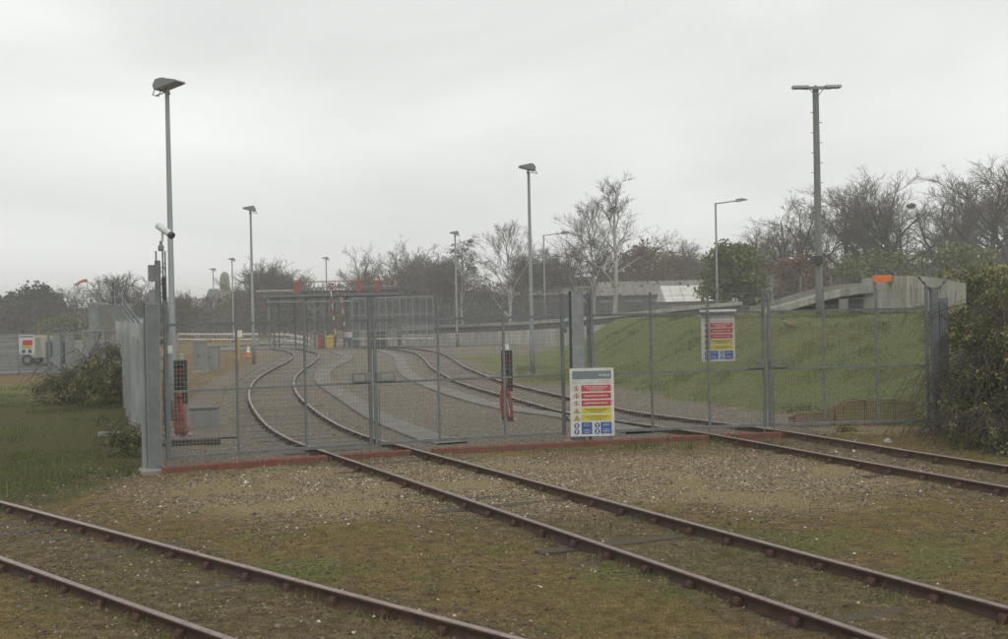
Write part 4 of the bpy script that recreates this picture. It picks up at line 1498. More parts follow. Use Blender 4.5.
# faded orange safety netting at the foot of the bank
np0, np1 = Vector((atd(788, 418, 25.6).x, 25.5)), Vector((atd(914, 415, 26.0).x, 25.9))
t = thing('safety_netting', 'faded orange safety netting sagging between stakes at the foot of the bank', 'netting', (np0.x, np0.y, 0), math.atan2(np1.y - np0.y, np1.x - np0.x))
W = (np1 - np0).length
tops = [0.20, 0.26, 0.28, 0.30, 0.36, 0.50, 0.56, 0.52, 0.54, 0.50, 0.50, 0.42, 0.30]
def ntop(x):
    return float(np.interp(x / W, np.linspace(0, 1, len(tops)), tops))
nb = MB()
n = int(W / 0.05)
def nzb(x):
    a = math.atan2(np1.y - np0.y, np1.x - np0.x)
    return hz(np0.x + x * math.cos(a), np0.y + x * math.sin(a))
for i in range(n + 1):
    x = i * W / n
    nb.path([(x, 0.03 * math.sin(i * 0.7), nzb(x)), (x, 0.06 * math.sin(i * 0.4), nzb(x) + ntop(x))], 0.009, 4, cap=False)
for r in range(9):
    nb.path([(i * W / 24, 0.05 * math.sin(i * 1.3), nzb(i * W / 24) + 0.02 + ntop(i * W / 24) * r / 8.0) for i in range(25)], 0.016 if r >= 7 else 0.009, 4, cap=False)
nb.build('net', M['netting'], t)
for f in (0.04, 0.36, 0.6, 0.84):
    MB().tube((f * W, 0.04, nzb(f * W) - 0.1), (f * W + 0.02, 0.05, nzb(f * W) + ntop(f * W) + 0.03), 0.014, n=6).build('stake', M['stick'], t)

# ------------------------------------------------------------------ far-left yard
D2 = 60.0
fl0, fl1 = atd(-30, 350, D2), atd(131, 350, D2 - 3)
t = thing('chain_link_fence', 'chain-link fence on a concrete strip along the far left yard', 'fence', (fl0.x, fl0.y, 0), math.atan2(fl1.y - fl0.y, fl1.x - fl0.x))
W = Vector((fl1.x - fl0.x, fl1.y - fl0.y)).length
MB().box((W / 2, 0, 0.03), (W, 0.45, 0.16)).build('concrete_strip', M['concrete'], t)
for i in range(5):
    MB().box((W * i / 4, 0.05, 1.0), (0.09, 0.09, 2.0)).build('post', M['galv'], t)
MB().box((W / 2, 0.0, 1.95), (W, 0.05, 0.05)).build('top_rail', M['galv'], t)
wb = MB()
wire_panel(wb, 0, W, 0.12, 1.93, 0.11, 0.11, 0.004, 0.0)
wb.build('mesh_panel', M['wire'], t)
sp = atd(29.5, 354, D2 - 1.2)
t = thing('yard_sign', 'white sign with red and yellow panels on the far chain-link fence', 'sign', (sp.x, sp.y - 0.35, sp.z), 0.08)
MB().box((0, 0, 0.47), (0.76, 0.02, 0.94)).build('board', M['sign_white'], t)
for nm, x, z, w, h, m in (('notice_panel', 0.06, 0.56, 0.46, 0.26, 'sign_red'), ('notice_panel', 0.04, 0.34, 0.44, 0.14, 'sign_yellow'), ('mandatory_panel', -0.13, 0.14, 0.16, 0.16, 'sign_blue'), ('mandatory_panel', 0.16, 0.14, 0.16, 0.16, 'sign_blue'), ('header_panel', 0, 0.86, 0.66, 0.08, 'sign_grey')):
    MB().box((x, -0.014, z), (w, 0.006, h)).build(nm, M[m], t)
for px_, lb_ in ((82, 'thick grey gate post nearer the pale box trailer'), (92, 'thick grey gate post nearer the palisade fence in the far yard')):
    q = at(px_, 372)
    o = thing('yard_gate_post', lb_, 'gate post', (q.x, D2 - 3.5, 0), 0.0, 'far yard gate posts')
    MB().box((0, 0, 0.98), (0.34, 0.3, 1.96)).build('column', M['galv'], o)
    MB().box((0, 0, 1.99), (0.4, 0.36, 0.05)).build('cap_plate', M['galv'], o)
g0, g1 = atd(-22, 350, 57.5), atd(18, 350, 57.5)
t = thing('slatted_gate', 'dark grey slatted gate left of the far yard sign', 'gate', (g0.x, 57.5, 0), 0.0)
w = g1.x - g0.x
for k in range(11):
    MB().box((w / 2, 0, 0.16 + 0.17 * k), (w, 0.03, 0.12)).build('slat', M['cabinet'], t)
for f in (0.02, 0.5, 0.98):
    MB().box((f * w, 0.05, 1.02), (0.09, 0.06, 2.04)).build('upright', M['galv_gate'], t)
# compressor trailer
q = atd(40, 356, 70)
t = thing('site_trailer', 'pale box trailer with dark wheels parked behind the far yard fence', 'trailer', (q.x, 70, 0.02), 0.05)
MB().cbox((0, 0, 1.05), (1.1, 1.6, 1.2), 0.06).build('body', M['concrete_pale'], t)
MB().box((0, 0, 1.68), (1.0, 1.5, 0.06)).build('roof', M['yellow'], t)
MB().box((0.85, 0.2, 0.85), (0.7, 1.4, 1.0)).build('engine_housing', M['dark_steel'], t)
for xx in (-0.45, 1.0):
    for yy in (-0.75, 0.95):
        wh = MB().tube((xx, yy - 0.1, 0.32), (xx, yy + 0.1, 0.32), 0.32, n=16).build('wheel', M['black'], t)
        MB().tube((xx, yy - 0.115, 0.32), (xx, yy - 0.101, 0.32), 0.17, n=12).build('rim', M['galv'], wh)
for x0, x1, dd in ((62, 84, 82), (88, 104, 80)):
    a, c_ = atd(x0, 338, dd), atd(x1, 338, dd)
    lbl = 'low pale concrete wall behind the pale box trailer' if x0 == 62 else 'short pale concrete wall with dark opening under the olive tank'
    t = thing('yard_wall', lbl, 'wall', ((a.x + c_.x) / 2, dd, 0), 0.0)
    w = c_.x - a.x
    MB().box((0, 0, 0.55), (w, 0.25, 1.1)).build('wall_face', M['concrete_pale'], t)
    MB().box((0, 0, 1.15), (w + 0.06, 0.32, 0.1)).build('coping', M['concrete_pale'], t)
    if x0 == 88:
        MB().box((0.05, -0.135, 0.62), (w * 0.55, 0.02, 0.8)).build('opening_shutter', M['slate'], t)
# olive tank on a steel stand
a, c_ = atd(87, 300, 76), atd(129, 300, 76)
t = thing('storage_tank', 'olive box tank on a steel stand with handrails behind the far yard', 'tank', ((a.x + c_.x) / 2, 76, 0), 0.0)
w = c_.x - a.x
MB().cbox((w * 0.20, 0, 2.75), (w * 0.55, 1.8, 1.55), 0.05).build('tank_body', M['tank'], t)
MB().cbox((-w * 0.24, 0.2, 2.7), (w * 0.30, 1.6, 1.9), 0.05).build('rear_housing', M['cabinet'], t)
MB().box((0, 0, 1.9), (w, 2.2, 0.12)).build('stand_deck', M['galv'], t)
for s in np.linspace(-0.48, 0.48, 5):
    for yy in (-1, 1):
        MB().box((w * s, yy, 0.95), (0.12, 0.12, 1.8)).build('stand_leg', M['galv'], t)
for z in (4.0, 4.4):
    MB().box((0, -0.95, z), (w * 0.95, 0.05, 0.05)).build('handrail', M['galv'], t)
for s in np.linspace(-0.46, 0.46, 6):
    MB().box((w * s, -0.95, 3.95), (0.05, 0.06, 0.95)).build('rail_post', M['galv'], t)
MB().tube((w * 0.2, -0.6, 1.9), (w * 0.2, -0.6, 4.9), 0.06, n=8).build('vent_pipe', M['dark_steel'], t)
MB().tube((-w * 0.36, -1.05, 0.1), (-w * 0.02, -1.05, 1.9), 0.05, n=6).build('stair_stringer', M['dark_steel'], t)

# windsock
q = atd(87, 280, 150)
t = thing('windsock', 'small orange windsock flying above the far trees', 'windsock', (q.x, q.y, 0), 0.0)
MB().tube((0, 0, 0), (0, 0, q.z), 0.05, 0.035, 8).build('mast', M['galv'], t)
ws = MB().path([(-0.1, 0, q.z - 0.05), (-0.5, 0, q.z - 0.1), (-1.0, 0, q.z - 0.28), (-1.35, 0, q.z - 0.5)], [0.2, 0.19, 0.15, 0.11], 10, cap=False)
ws.build('sock', M['orange'], t)

# tower and slate-roofed house far behind
q0, q1 = atd(219.5, 273, 230), atd(229.5, 273, 230)
t = thing('round_topped_tower', 'buff round-topped tower rising behind the far trees', 'tower', ((q0.x + q1.x) / 2, 230, 0), 0.0)
r = (q1.x - q0.x) / 2
H = q0.z + 0.2
MB().lathe([(r * 1.1, 0), (r * 1.05, H * 0.55), (r, H * 0.8), (r * 0.9, H * 0.91), (r * 0.62, H * 0.975), (r * 0.2, H)], n=20).build('shaft', M['stone_tower'], t, True)
MB().box((r * 0.6, 0.5, 4.6), (r * 3.4, 3, 5.4)).build('base_block', M['stone_tower'], t)
for s in (-0.35, 0.35):
    MB().box((s * r, -r * 1.0, H * 0.72), (0.2, 0.12, 1.2)).build('slit_window', M['slate'], t)
q0, q1 = atd(205, 289, 225), atd(219, 289, 225)
t = thing('slate_roofed_house', 'steep slate-grey roof beside the round-topped tower', 'house', ((q0.x + q1.x) / 2, 225, 0), 0.0)
w = q1.x - q0.x
MB().box((0, 0, 2), (w * 1.0, 5, 4)).build('wall', M['stone_tower'], t)
MB().add([(-w / 2 - 0.2, -2.7, 4.0), (w / 2 + 0.2, -2.7, 4.0), (w / 2 + 0.2, 2.7, 4.0), (-w / 2 - 0.2, 2.7, 4.0), (-w * 0.22, 0, q0.z), (w * 0.48, 0, q0.z)],
         [(0, 1, 5, 4), (2, 3, 4, 5), (1, 2, 5), (3, 0, 4), (3, 2, 1, 0)]).build('roof', M['slate'], t)


# ------------------------------------------------------------------ sheds behind the bank
def shed(name, label, x0, x1, d, depth, z_e, z_r, roofm, wallm, ridge_along='x', ribs=0, zb=0.0, doors=0):
    a, c_ = atd(x0, 300, d).x, atd(x1, 300, d).x
    w = c_ - a
    t = thing(name, label, 'shed', ((a + c_) / 2, d, zb), 0.0)
    MB().box((0, depth / 2, z_e / 2), (w, depth, z_e)).build('wall', M[wallm], t)
    o = 0.25
    if ridge_along == 'x':
        MB().add([(-w / 2 - o, -o, z_e + 0.01), (w / 2 + o, -o, z_e + 0.01), (w / 2 + o, depth + o, z_e + 0.01), (-w / 2 - o, depth + o, z_e + 0.01), (-w / 2 - o, depth / 2, z_r), (w / 2 + o, depth / 2, z_r)],
                 [(0, 1, 5, 4), (2, 3, 4, 5), (1, 2, 5), (3, 0, 4), (3, 2, 1, 0)]).build('roof', M[roofm], t)
        nr = int(w / 0.9)
        rb = MB()
        for i in range(nr):
            x = -w / 2 + (i + 0.5) * w / nr
            rb.path([(x, -o, z_e + 0.03), (x, depth / 2, z_r + 0.02)], 0.03, 4, cap=False)
        ro = rb.build('roof_seams', M[roofm], t)
        ro['kind'] = 'stuff'
    else:
        MB().add([(-w / 2 - o, -o, z_e + 0.01), (w / 2 + o, -o, z_e + 0.01), (w / 2 + o, depth + o, z_e + 0.01), (-w / 2 - o, depth + o, z_e + 0.01), (0, -o, z_r), (0, depth + o, z_r)],
                 [(0, 1, 4), (1, 2, 5, 4), (2, 3, 5), (3, 0, 4, 5), (3, 2, 1, 0)]).build('roof', M[roofm], t)
    for k in range(doors):
        x = -w / 2 + (k + 0.5) * w / doors
        dr = MB().box((x, -0.03, z_e * 0.42), (min(2.4, w / doors * 0.6), 0.06, z_e * 0.8)).build('door', M['slate'], t)
        MB().box((x, -0.07, z_e * 0.85), (min(2.6, w / doors * 0.66), 0.06, 0.15)).build('lintel', M['concrete'], dr)
    return t


shed('long_shed', 'long grey-roofed shed behind the pale birch', 596, 722, 128, 9, 4.0, 5.6, 'shed_roof', 'shed_wall', doors=5)
shed('long_shed', 'low shed with white patched roof left of the long grey shed', 500, 592, 135, 7, 4.3, 5.3, 'shed_roof', 'shed_wall', doors=4)
sw = shed('workshop', 'small gabled workshop with white sheet roof before the long shed', 668, 712, 104, 6, 3.1, 4.55, 'white_roof', 'concrete', doors=2)
shed('workshop', 'low building with long white sheet roof behind the bridge ramp', 752, 815, 98, 8, 3.0, 4.15, 'white_roof', 'shed_wall', doors=3)
q = atd(595, 279, 122)
t = thing('dome_camera_pole', 'short pole with a white dome camera before the long shed', 'cctv pole', (q.x, q.y, 0), 0.0)
MB().tube((0, 0, 0), (0, 0, q.z - 0.3), 0.07, 0.05, 8).build('pole', M['pole'], t)
MB().lathe([(0.02, q.z - 0.35), (0.24, q.z - 0.2), (0.27, q.z), (0.2, q.z + 0.18), (0.02, q.z + 0.26)], n=12).build('dome', M['white'], t)


# ------------------------------------------------------------------ trees
MINR = {'oak': (0.085, 0.036, 0.017, 0.0105), 'birch': (0.034, 0.018, 0.010, 0.0065), 'scrub': (0.05, 0.028, 0.018, 0.013), 'weep': (0.03, 0.017, 0.011, 0.008)}


def grow(seed, H, kind):
    """bare tree as tapered segments: list of (p0, p1, r0, r1, level)"""
    rnd = random.Random(seed)
    segs = []
    P = {
        'oak': dict(spread=0.82, up=0.34, start=0.30, trunk=0.66, r=0.031, kids=(14, 8, 8, 7), len=(0.50, 0.44, 0.44, 0.46), wob=0.19),
        'birch': dict(spread=0.72, up=0.40, start=0.24, trunk=0.95, r=0.0155, kids=(14, 8, 8, 6), len=(0.42, 0.46, 0.48, 0.5), wob=0.17),
        'scrub': dict(spread=0.75, up=0.35, start=0.10, trunk=0.6, r=0.017, kids=(12, 8, 7, 5), len=(0.5, 0.46, 0.48, 0.5), wob=0.22),
        'weep': dict(spread=0.60, up=0.4, start=0.18, trunk=0.92, r=0.014, kids=(16, 9, 8, 6), len=(0.34, 0.45, 0.5, 0.5), wob=0.14),
    }[kind]

    def branch(p, d, ln, r, lev):
        n = 7 if lev == 0 else (5 if lev == 1 else (4 if lev == 2 else (3 if lev == 3 else 2)))
        pts = [p]
        q = p.copy()
        for i in range(n):
            w = P['wob'] * (0.35 if lev == 0 else 1.0)
            d = (d + Vector((rnd.gauss(0, w), rnd.gauss(0, w), rnd.gauss(0, w * 0.7)))).normalized()
            if kind == 'weep' and lev >= 2:
                d = (d + Vector((0, 0, -0.16 if lev == 2 else -0.34))).normalized()
            elif lev >= 1:
                d = (d + Vector((0, 0, 0.10 * P['up'] * 2))).normalized()
            q = q + d * ln / n
            pts.append(q.copy())
        end = 0.35 if lev < 3 else 0.6
        for i in range(n):
            segs.append((pts[i], pts[i + 1], r * (1 - (1 - end) * i / n), r * (1 - (1 - end) * (i + 1) / n), lev))
        if lev >= 4:
            return
        kids = P['kids'][lev] if lev < 4 else 0
        kids = max(2, int(kids * rnd.uniform(0.75, 1.25)))
        for k in range(kids):
            f = P['start'] + (1 - P['start']) * ((k + rnd.random()) / kids) if lev == 0 else rnd.uniform(0.25, 1.0)
            f = min(f, 0.999)
            i = int(f * n)
            base = pts[i].lerp(pts[i + 1], f * n - i)
            dd = (pts[i + 1] - pts[i]).normalized()
            az = k * 2.4 + rnd.uniform(-0.5, 0.5)
            side = Vector((math.cos(az), math.sin(az), 0))
            side = (side - dd * side.dot(dd)).normalized()
            ang = P['spread'] * rnd.uniform(0.65, 1.15) * (1.0 if lev == 0 else 0.9)
            if lev == 0:
                ang *= 1.15 - 0.5 * f
            nd = (dd * math.cos(ang) + side * math.sin(ang)).normalized()
            l2 = ln * P['len'][lev] * rnd.uniform(0.7, 1.25)
            if lev == 0:
                l2 = H * P['len'][0] * rnd.uniform(0.75, 1.2) * (1.1 - 0.62 * f if kind != 'oak' else 1.15 - 0.4 * f)
            r2 = max(MINR[kind][lev], r * (1 - 0.6 * f) * (0.6 if lev == 0 else 0.55))
            branch(base, nd, l2, r2, lev + 1)

    nst = 1
    if kind == 'scrub':
        nst = 3
    for s in range(nst):
        branch(Vector((rnd.uniform(-.3, .3) * (nst - 1), rnd.uniform(-.3, .3) * (nst - 1), -0.1)), Vector((rnd.uniform(-.12, .12) * nst, rnd.uniform(-.12, .12) * nst, 1)), H * P['trunk'], H * P['r'] / (nst ** 0.5), 0)
    return segs


def segs_mesh(name, segs, n, material):
    p0 = np.array([s[0] for s in segs])
    p1 = np.array([s[1] for s in segs])
    r0 = np.array([s[2] for s in segs])
    r1 = np.array([s[3] for s in segs])
    t = p1 - p0
    t /= np.linalg.norm(t, axis=1)[:, None] + 1e-9
    ref = np.where(np.abs(t[:, 2:3]) < 0.9, np.array([[0, 0, 1.0]]), np.array([[0, 1.0, 0]]))
    u = np.cross(t, ref)
    u /= np.linalg.norm(u, axis=1)[:, None]
    w = np.cross(t, u)
    m = len(segs)
    V = np.zeros((m, 2 * n, 3))
    for k in range(n):
        a = 2 * math.pi * k / n
        o = u * math.cos(a) + w * math.sin(a)
        V[:, k] = p0 + o * r0[:, None]
        V[:, n + k] = p1 + o * r1[:, None]
    F = []
    base = np.arange(m) * 2 * n
    for k in range(n):
        k2 = (k + 1) % n
        F.append(np.stack([base + k, base + k2, base + n + k2, base + n + k], 1))
    return arr_mesh(name, V.reshape(-1, 3), np.concatenate(F), material)


PROTO = {}
for kind, seeds, H in (('oak', (1, 2, 3), 13.0), ('birch', (11, 12), 12.0), ('scrub', (21, 22, 23), 8.0), ('weep', (31,), 9.0)):
    PROTO[kind] = []
    for sd in seeds:
        sg = grow(sd, H, kind)
        zmax = float(np.percentile([s[1].z for s in sg if s[4] >= 3], 98.5 if kind in ('oak', 'scrub') else 99.5))
        bk, tw = ('bark_birch', 'twig_birch') if kind in ('birch', 'weep') else ('bark', 'twig_birch' if kind == 'weep' else 'twig')
        big = [s for s in sg if s[4] <= 1]
        sm = [s for s in sg if s[4] >= 2]
        PROTO[kind].append((segs_mesh('trunk', big, 7, M[bk]), segs_mesh('crown', sm, 3, M[tw]), zmax))


def tree(label, kind, var, px, py_top, d, cat='tree', group=None, wide=1.0, name='bare_tree'):
    top = atd(px, py_top, d)
    z0 = hz(top.x, top.y)
    tm, cmh, zmax = PROTO[kind][var % len(PROTO[kind])]
    s = (top.z - z0) / zmax
    rz = random.uniform(0, 6.28)
    if kind in ('birch', 'weep'):
        co_ = np.empty(len(cmh.vertices) * 3, np.float32)
        cmh.vertices.foreach_get('co', co_)
        m_ = co_.reshape(-1, 3).mean(0)
        rz = math.pi / 2 - math.atan2(m_[1], m_[0])
    t = thing(name, label, cat, (top.x, top.y, z0), rz, group)
    t.scale = (s * wide, s * wide, s)
    obj('trunk', tm, t)
    obj('crown', cmh, t)
    return t


tree('tall pale birch with bare upright branches behind the long low wall', 'birch', 0, 612, 172, 96, name='birch_tree', wide=1.35)
tree('thin leaning birch crowded against the tall pale birch', 'birch', 1, 592, 200, 99, name='birch_tree', wide=0.9)
tree('two-stemmed bare birch behind the low wall beside the weeping tree', 'birch', 1, 508, 220, 100, name='birch_tree', wide=1.0)
tree('fine-twigged weeping birch behind the lamp at the low wall', 'weep', 0, 462, 240, 118, name='weeping_birch', wide=1.15)
G_OAK = 'bare trees along the ridge behind the bank'
for lab, v, px_, py_, d, wd in (
        ('largest bare oak standing above the hedge end of the bank fence', 0, 985, 164, 96, 1.05),
        ('bare oak with a dark nest in its crown', 1, 915, 178, 104, 1.0),
        ('bare oak between the nest tree and the timber pole', 2, 872, 184, 108, 1.0),
        ('bare spreading oak right behind the timber pole', 0, 838, 188, 112, 1.0),
        ('bare oak with drooping limbs just left of the timber pole', 1, 790, 206, 110, 1.05),
        ('small bare oak rising behind the evergreen bush', 2, 757, 228, 118, 1.0),
        ('bare oak crowded between the largest oak and the nest tree', 2, 950, 180, 112, 0.95),
        ('bare oak leaning out past the largest oak', 1, 1030, 172, 108, 1.0)):
    tree(lab, 'oak', v, px_, py_, d, group=G_OAK, wide=wd * 1.18, name='oak_tree')
q = atd(911, 206, 103.5)
nb = MB()
rn = random.Random(4)
for k in range(160):
    a, e = rn.uniform(0, 6.28), rn.uniform(-0.25, 0.25)
    c_ = Vector((0.32 * math.cos(a), 0.32 * math.sin(a), e * 0.8)) * rn.uniform(0.3, 1)
    dd = Vector((rn.gauss(0, 1), rn.gauss(0, 1), rn.gauss(0, 0.3))).normalized() * 0.22
    nb.path([c_ - dd, c_ + dd], 0.015, 3, cap=False)
tag(nb.build('crow_nest', M['stick']), 'dark twig nest high in a bare oak', 'nest').location = q
G_MID = 'bare scrub trees behind the yard'
for lab, kind, v, px_, py_, d, wd in (
        ('bare rounded tree right behind the red platform handrail', 'oak', 2, 398, 246, 150, 1.15),
        ('bare tree behind the striped poles', 'oak', 1, 347, 251, 140, 1.0),
        ('small bare tree behind the left end of the platform', 'scrub', 0, 264, 266, 150, 1.0),
        ('low bare tree just left of the platform', 'scrub', 1, 290, 277, 160, 1.0),
        ('bare tree rising behind the cage walkway', 'scrub', 2, 427, 259, 155, 1.1),
        ('low bare tree between cage walkway and weeping birch', 'scrub', 1, 438, 262, 140, 0.8),
        ('bare tree behind the second street lamp', 'oak', 0, 560, 243, 140, 1.0),
        ('bare tree left of the second street lamp', 'scrub', 0, 535, 255, 138, 1.0),
        ('bare tree behind the long grey shed', 'oak', 1, 655, 240, 155, 1.1),
        ('bare tree beside the street lamp with long arm', 'oak', 2, 690, 248, 150, 1.0),
        ('bare tree behind the olive tank', 'scrub', 2, 124, 277, 130, 1.0),
        ('bare tree right of the tall floodlight mast', 'scrub', 0, 184, 295, 135, 0.9),
        ('bare tree next to the windsock', 'oak', 0, 70, 285, 170, 0.9),
        ('low bare tree right of the round-topped tower', 'scrub', 1, 247, 288, 180, 0.8)):
    tree(lab, kind, v, px_, py_, d, group=G_MID, wide=wd)


def leaf_quads(C, size, rng, tint, aspect=1.6, flatten=0.0):
    """random leaf-shaped quads at centres C"""
    n = len(C)
    a = rng.normal(size=(n, 3))
    a[:, 2] *= (1 - flatten)
    a /= np.linalg.norm(a, axis=1)[:, None]
    b_ = rng.normal(size=(n, 3))
    b_ -= a * (a * b_).sum(1)[:, None]
    b_ /= np.linalg.norm(b_, axis=1)[:, None]
    s = size * rng.uniform(0.6, 1.4, (n, 1))
    V = np.stack([C - a * s * aspect * 0.5, C + b_ * s * 0.5, C + a * s * aspect * 0.5, C - b_ * s * 0.5], 1).reshape(-1, 3)
    F = np.arange(n * 4).reshape(n, 4)
    return V, F, np.repeat(tint, 4)


def crown_points(rng, n, lobes):
    """points in a set of ellipsoid lobes, biased outward, uneven"""
    L_ = np.array(lobes)
    vol = (L_[:, 3] * L_[:, 4] * L_[:, 5])
    k = rng.choice(len(L_), n, p=vol / vol.sum())
    d = rng.normal(size=(n, 3))
    d /= np.linalg.norm(d, axis=1)[:, None]
    r = rng.uniform(0.25, 1.0, (n, 1)) ** 0.55 * rng.uniform(0.85, 1.12, (n, 1))
    # bunch the leaves into sprays
    return L_[k, :3] + d * r * L_[k, 3:6] + rng.normal(size=(n, 3)) * 0.03, r[:, 0], d[:, 2]


def leafy(label, name, px, py_top, d, w, nleaf, size, material, seed, cat='tree', z_low=0.5, nl=16, trunk=True, group=None):
    top = atd(px, py_top, d)
    z0 = hz(top.x, top.y)
    H = top.z - z0
    rng = np.random.default_rng(seed)
    lobes = []
    for i in range(nl):
        a, f = rng.uniform(0, 6.28), rng.uniform(0, 1)
        z = z_low + (H - z_low) * (0.12 + 0.76 * f)
        rr = w / 2 * math.sqrt(max(0.05, 1 - (2 * abs(f - 0.42)) ** 2 * 0.8)) * rng.uniform(0.35, 0.75)
        s = rng.uniform(0.16, 0.28)
        lobes.append((rr * math.cos(a), rr * math.sin(a), z, w * s, w * s, (H - z_low) * s * 0.75))
    C, r, up = crown_points(rng, nleaf, lobes)
    C[:, 2] = np.clip(C[:, 2], 0.1, None)
    # sprays: pull leaves to a few hundred twig ends
    K = C[rng.choice(nleaf, max(60, nleaf // 28))]
    j = rng.integers(0, len(K), nleaf)
    C = K[j] + rng.normal(size=(nleaf, 3)) * size * 1.5
    tint = np.clip(0.5 + rng.normal(0, 0.18, nleaf) + (rng.uniform(-0.2, 0.2, len(K)))[j], 0, 1)
    V, F, T = leaf_quads(C, size, rng, tint)
    t = thing(name, label, cat, (top.x, top.y, z0), 0.0, group)
    obj('crown', arr_mesh('crown', V, F, material, T), t)
    if trunk:
        b = MB()
        b.path([(0, 0, -0.1), (0.1, 0, H * 0.35), (0.02, 0.05, H * 0.8)], [0.03 * H * 0.6, 0.02 * H * 0.6, 0.008 * H], 7)
        for i in range(9):
            a, f = i * 2.4, 0.2 + 0.07 * i
            b.path([(0.05, 0, H * f), (w * 0.22 * math.cos(a), w * 0.22 * math.sin(a), H * (f + 0.12)), (w * 0.4 * math.cos(a), w * 0.4 * math.sin(a), H * (f + 0.2))], [0.05, 0.035, 0.015], 5)
        b.build('trunk', M['bark'], t)
    return t


leafy('rounded green evergreen bush in front of the long grey shed', 'evergreen_tree', 737, 248, 88, 6.0, 14000, 0.16, M['leaf_green'], 5, z_low=0.6)
leafy('russet brown leafy tree left of the long-armed street lamp', 'russet_tree', 640, 247, 145, 9.5, 6500, 0.24, M['leaf_brown'], 6, group=None)
leafy('russet brown leafy tree directly behind the small gabled workshop', 'russet_tree', 682, 252, 150, 9.0, 6000, 0.24, M['leaf_brown'], 7)
leafy('dark flat-topped pine beyond the far left yard', 'pine_tree', 36, 290, 150, 7.5, 9000, 0.26, M['leaf_dark'], 8, z_low=3.0)
leafy('dark low pine at the edge of the far left wood', 'pine_tree', 6, 300, 155, 8.0, 8000, 0.26, M['leaf_dark'], 9, z_low=1.0)
leafy('ivy-covered bush below the bare oaks by the timber pole', 'ivy_bush', 880, 252, 92, 8.0, 6000, 0.2, M['leaf_green'], 10, z_low=0.3)
leafy('dark green bush below the largest bare oak', 'ivy_bush', 962, 250, 88, 8.0, 6000, 0.2, M['leaf_green'], 12, z_low=0.3)
leafy('olive bush below the small bare oak', 'ivy_bush', 800, 262, 96, 7.0, 6000, 0.2, M['leaf_brown'], 13, z_low=0.3)
leafy('yellow-green low bush before the far left wood', 'ivy_bush', 62, 318, 120, 4.0, 3500, 0.2, M['leaf_green'], 14, z_low=0.1, trunk=False)

# the far wood, one mass of brush
rng = np.random.default_rng(77)
SK_P = [-120, 0, 60, 120, 200, 260, 330, 400, 450, 500, 560, 620, 700, 760, 820, 900, 1000, 1130]
SK_Y = [300, 302, 304, 303, 301, 296, 288, 276, 280, 284, 270, 258, 260, 262, 258, 254, 250, 248]
n = 80000
px_ = rng.uniform(-120, 1130, n)
dd = rng.uniform(126, 190, n)
X = (px_ - 504) / FPX * dd
skyl = np.interp(px_, SK_P, SK_Y) + (fbm(X, dd, 6.0, 51) - 0.5) * 26
hor = 321.5 - 0.0204 * px_
Ht = CAM_Z + (hor - skyl) / FPX * dd
z = rng.uniform(0, 1, n) ** 0.8 * Ht
C = np.c_[X, dd, z]
a = np.c_[rng.normal(0, 0.45, n), rng.normal(0, 0.45, n), rng.uniform(0.5, 1, n)]
a /= np.linalg.norm(a, axis=1)[:, None]
b_ = rng.normal(size=(n, 3))
b_ -= a * (a * b_).sum(1)[:, None]
b_ /= np.linalg.norm(b_, axis=1)[:, None]
ln = rng.uniform(0.5, 1.5, (n, 1))
wd = rng.uniform(0.02, 0.07, (n, 1))
leafm = rng.uniform(0, 1, (n, 1)) < 0.42
ln = np.where(leafm, rng.uniform(0.2, 0.5, (n, 1)), ln)
wd = np.where(leafm, rng.uniform(0.14, 0.34, (n, 1)), wd)
V = np.stack([C - a * ln / 2, C + b_ * wd / 2, C + a * ln / 2, C - b_ * wd / 2], 1).reshape(-1, 3)
tn = np.clip(fbm(X, dd, 9.0, 61) * 0.9 + rng.normal(0, 0.15, n), 0, 1)
wm = arr_mesh('woodland', V, np.arange(4 * n).reshape(n, 4), M['brush'], np.repeat(tn, 4))
tag(obj('woodland', wm), 'brown winter wood massed behind the yard', 'wood', kind='stuff')
# a wooded rise behind it so the wood has a solid back
b = MB()
xs = np.linspace(-190, 230, 120)
for x0, x1 in zip(xs[:-1], xs[1:]):
    def hh(x):
        p_ = 504 + x / 195 * FPX
        return CAM_Z + (321.5 - 0.0204 * p_ - (np.interp(p_, SK_P, SK_Y) + 10)) / FPX * 195 + (vnoise(x, 0, 5, 3) - 0.5) * 1.6
    h0, h1 = float(hh(x0)), float(hh(x1))
    b.add([(x0, 196, -0.5), (x1, 196, -0.5), (x1, 201, h1), (x0, 201, h0), (x1, 260, h1), (x0, 260, h0)], [(0, 1, 2, 3), (3, 2, 4, 5)])
M['rise'] = mat('wooded_rise', (0.05, 0.046, 0.03), (0.034, 0.036, 0.022), 0.95, 0.5, 0, 0.8, 2)
tag(b.build('hills', M['rise']), 'wooded rise at the back of the far wood', kind='structure')


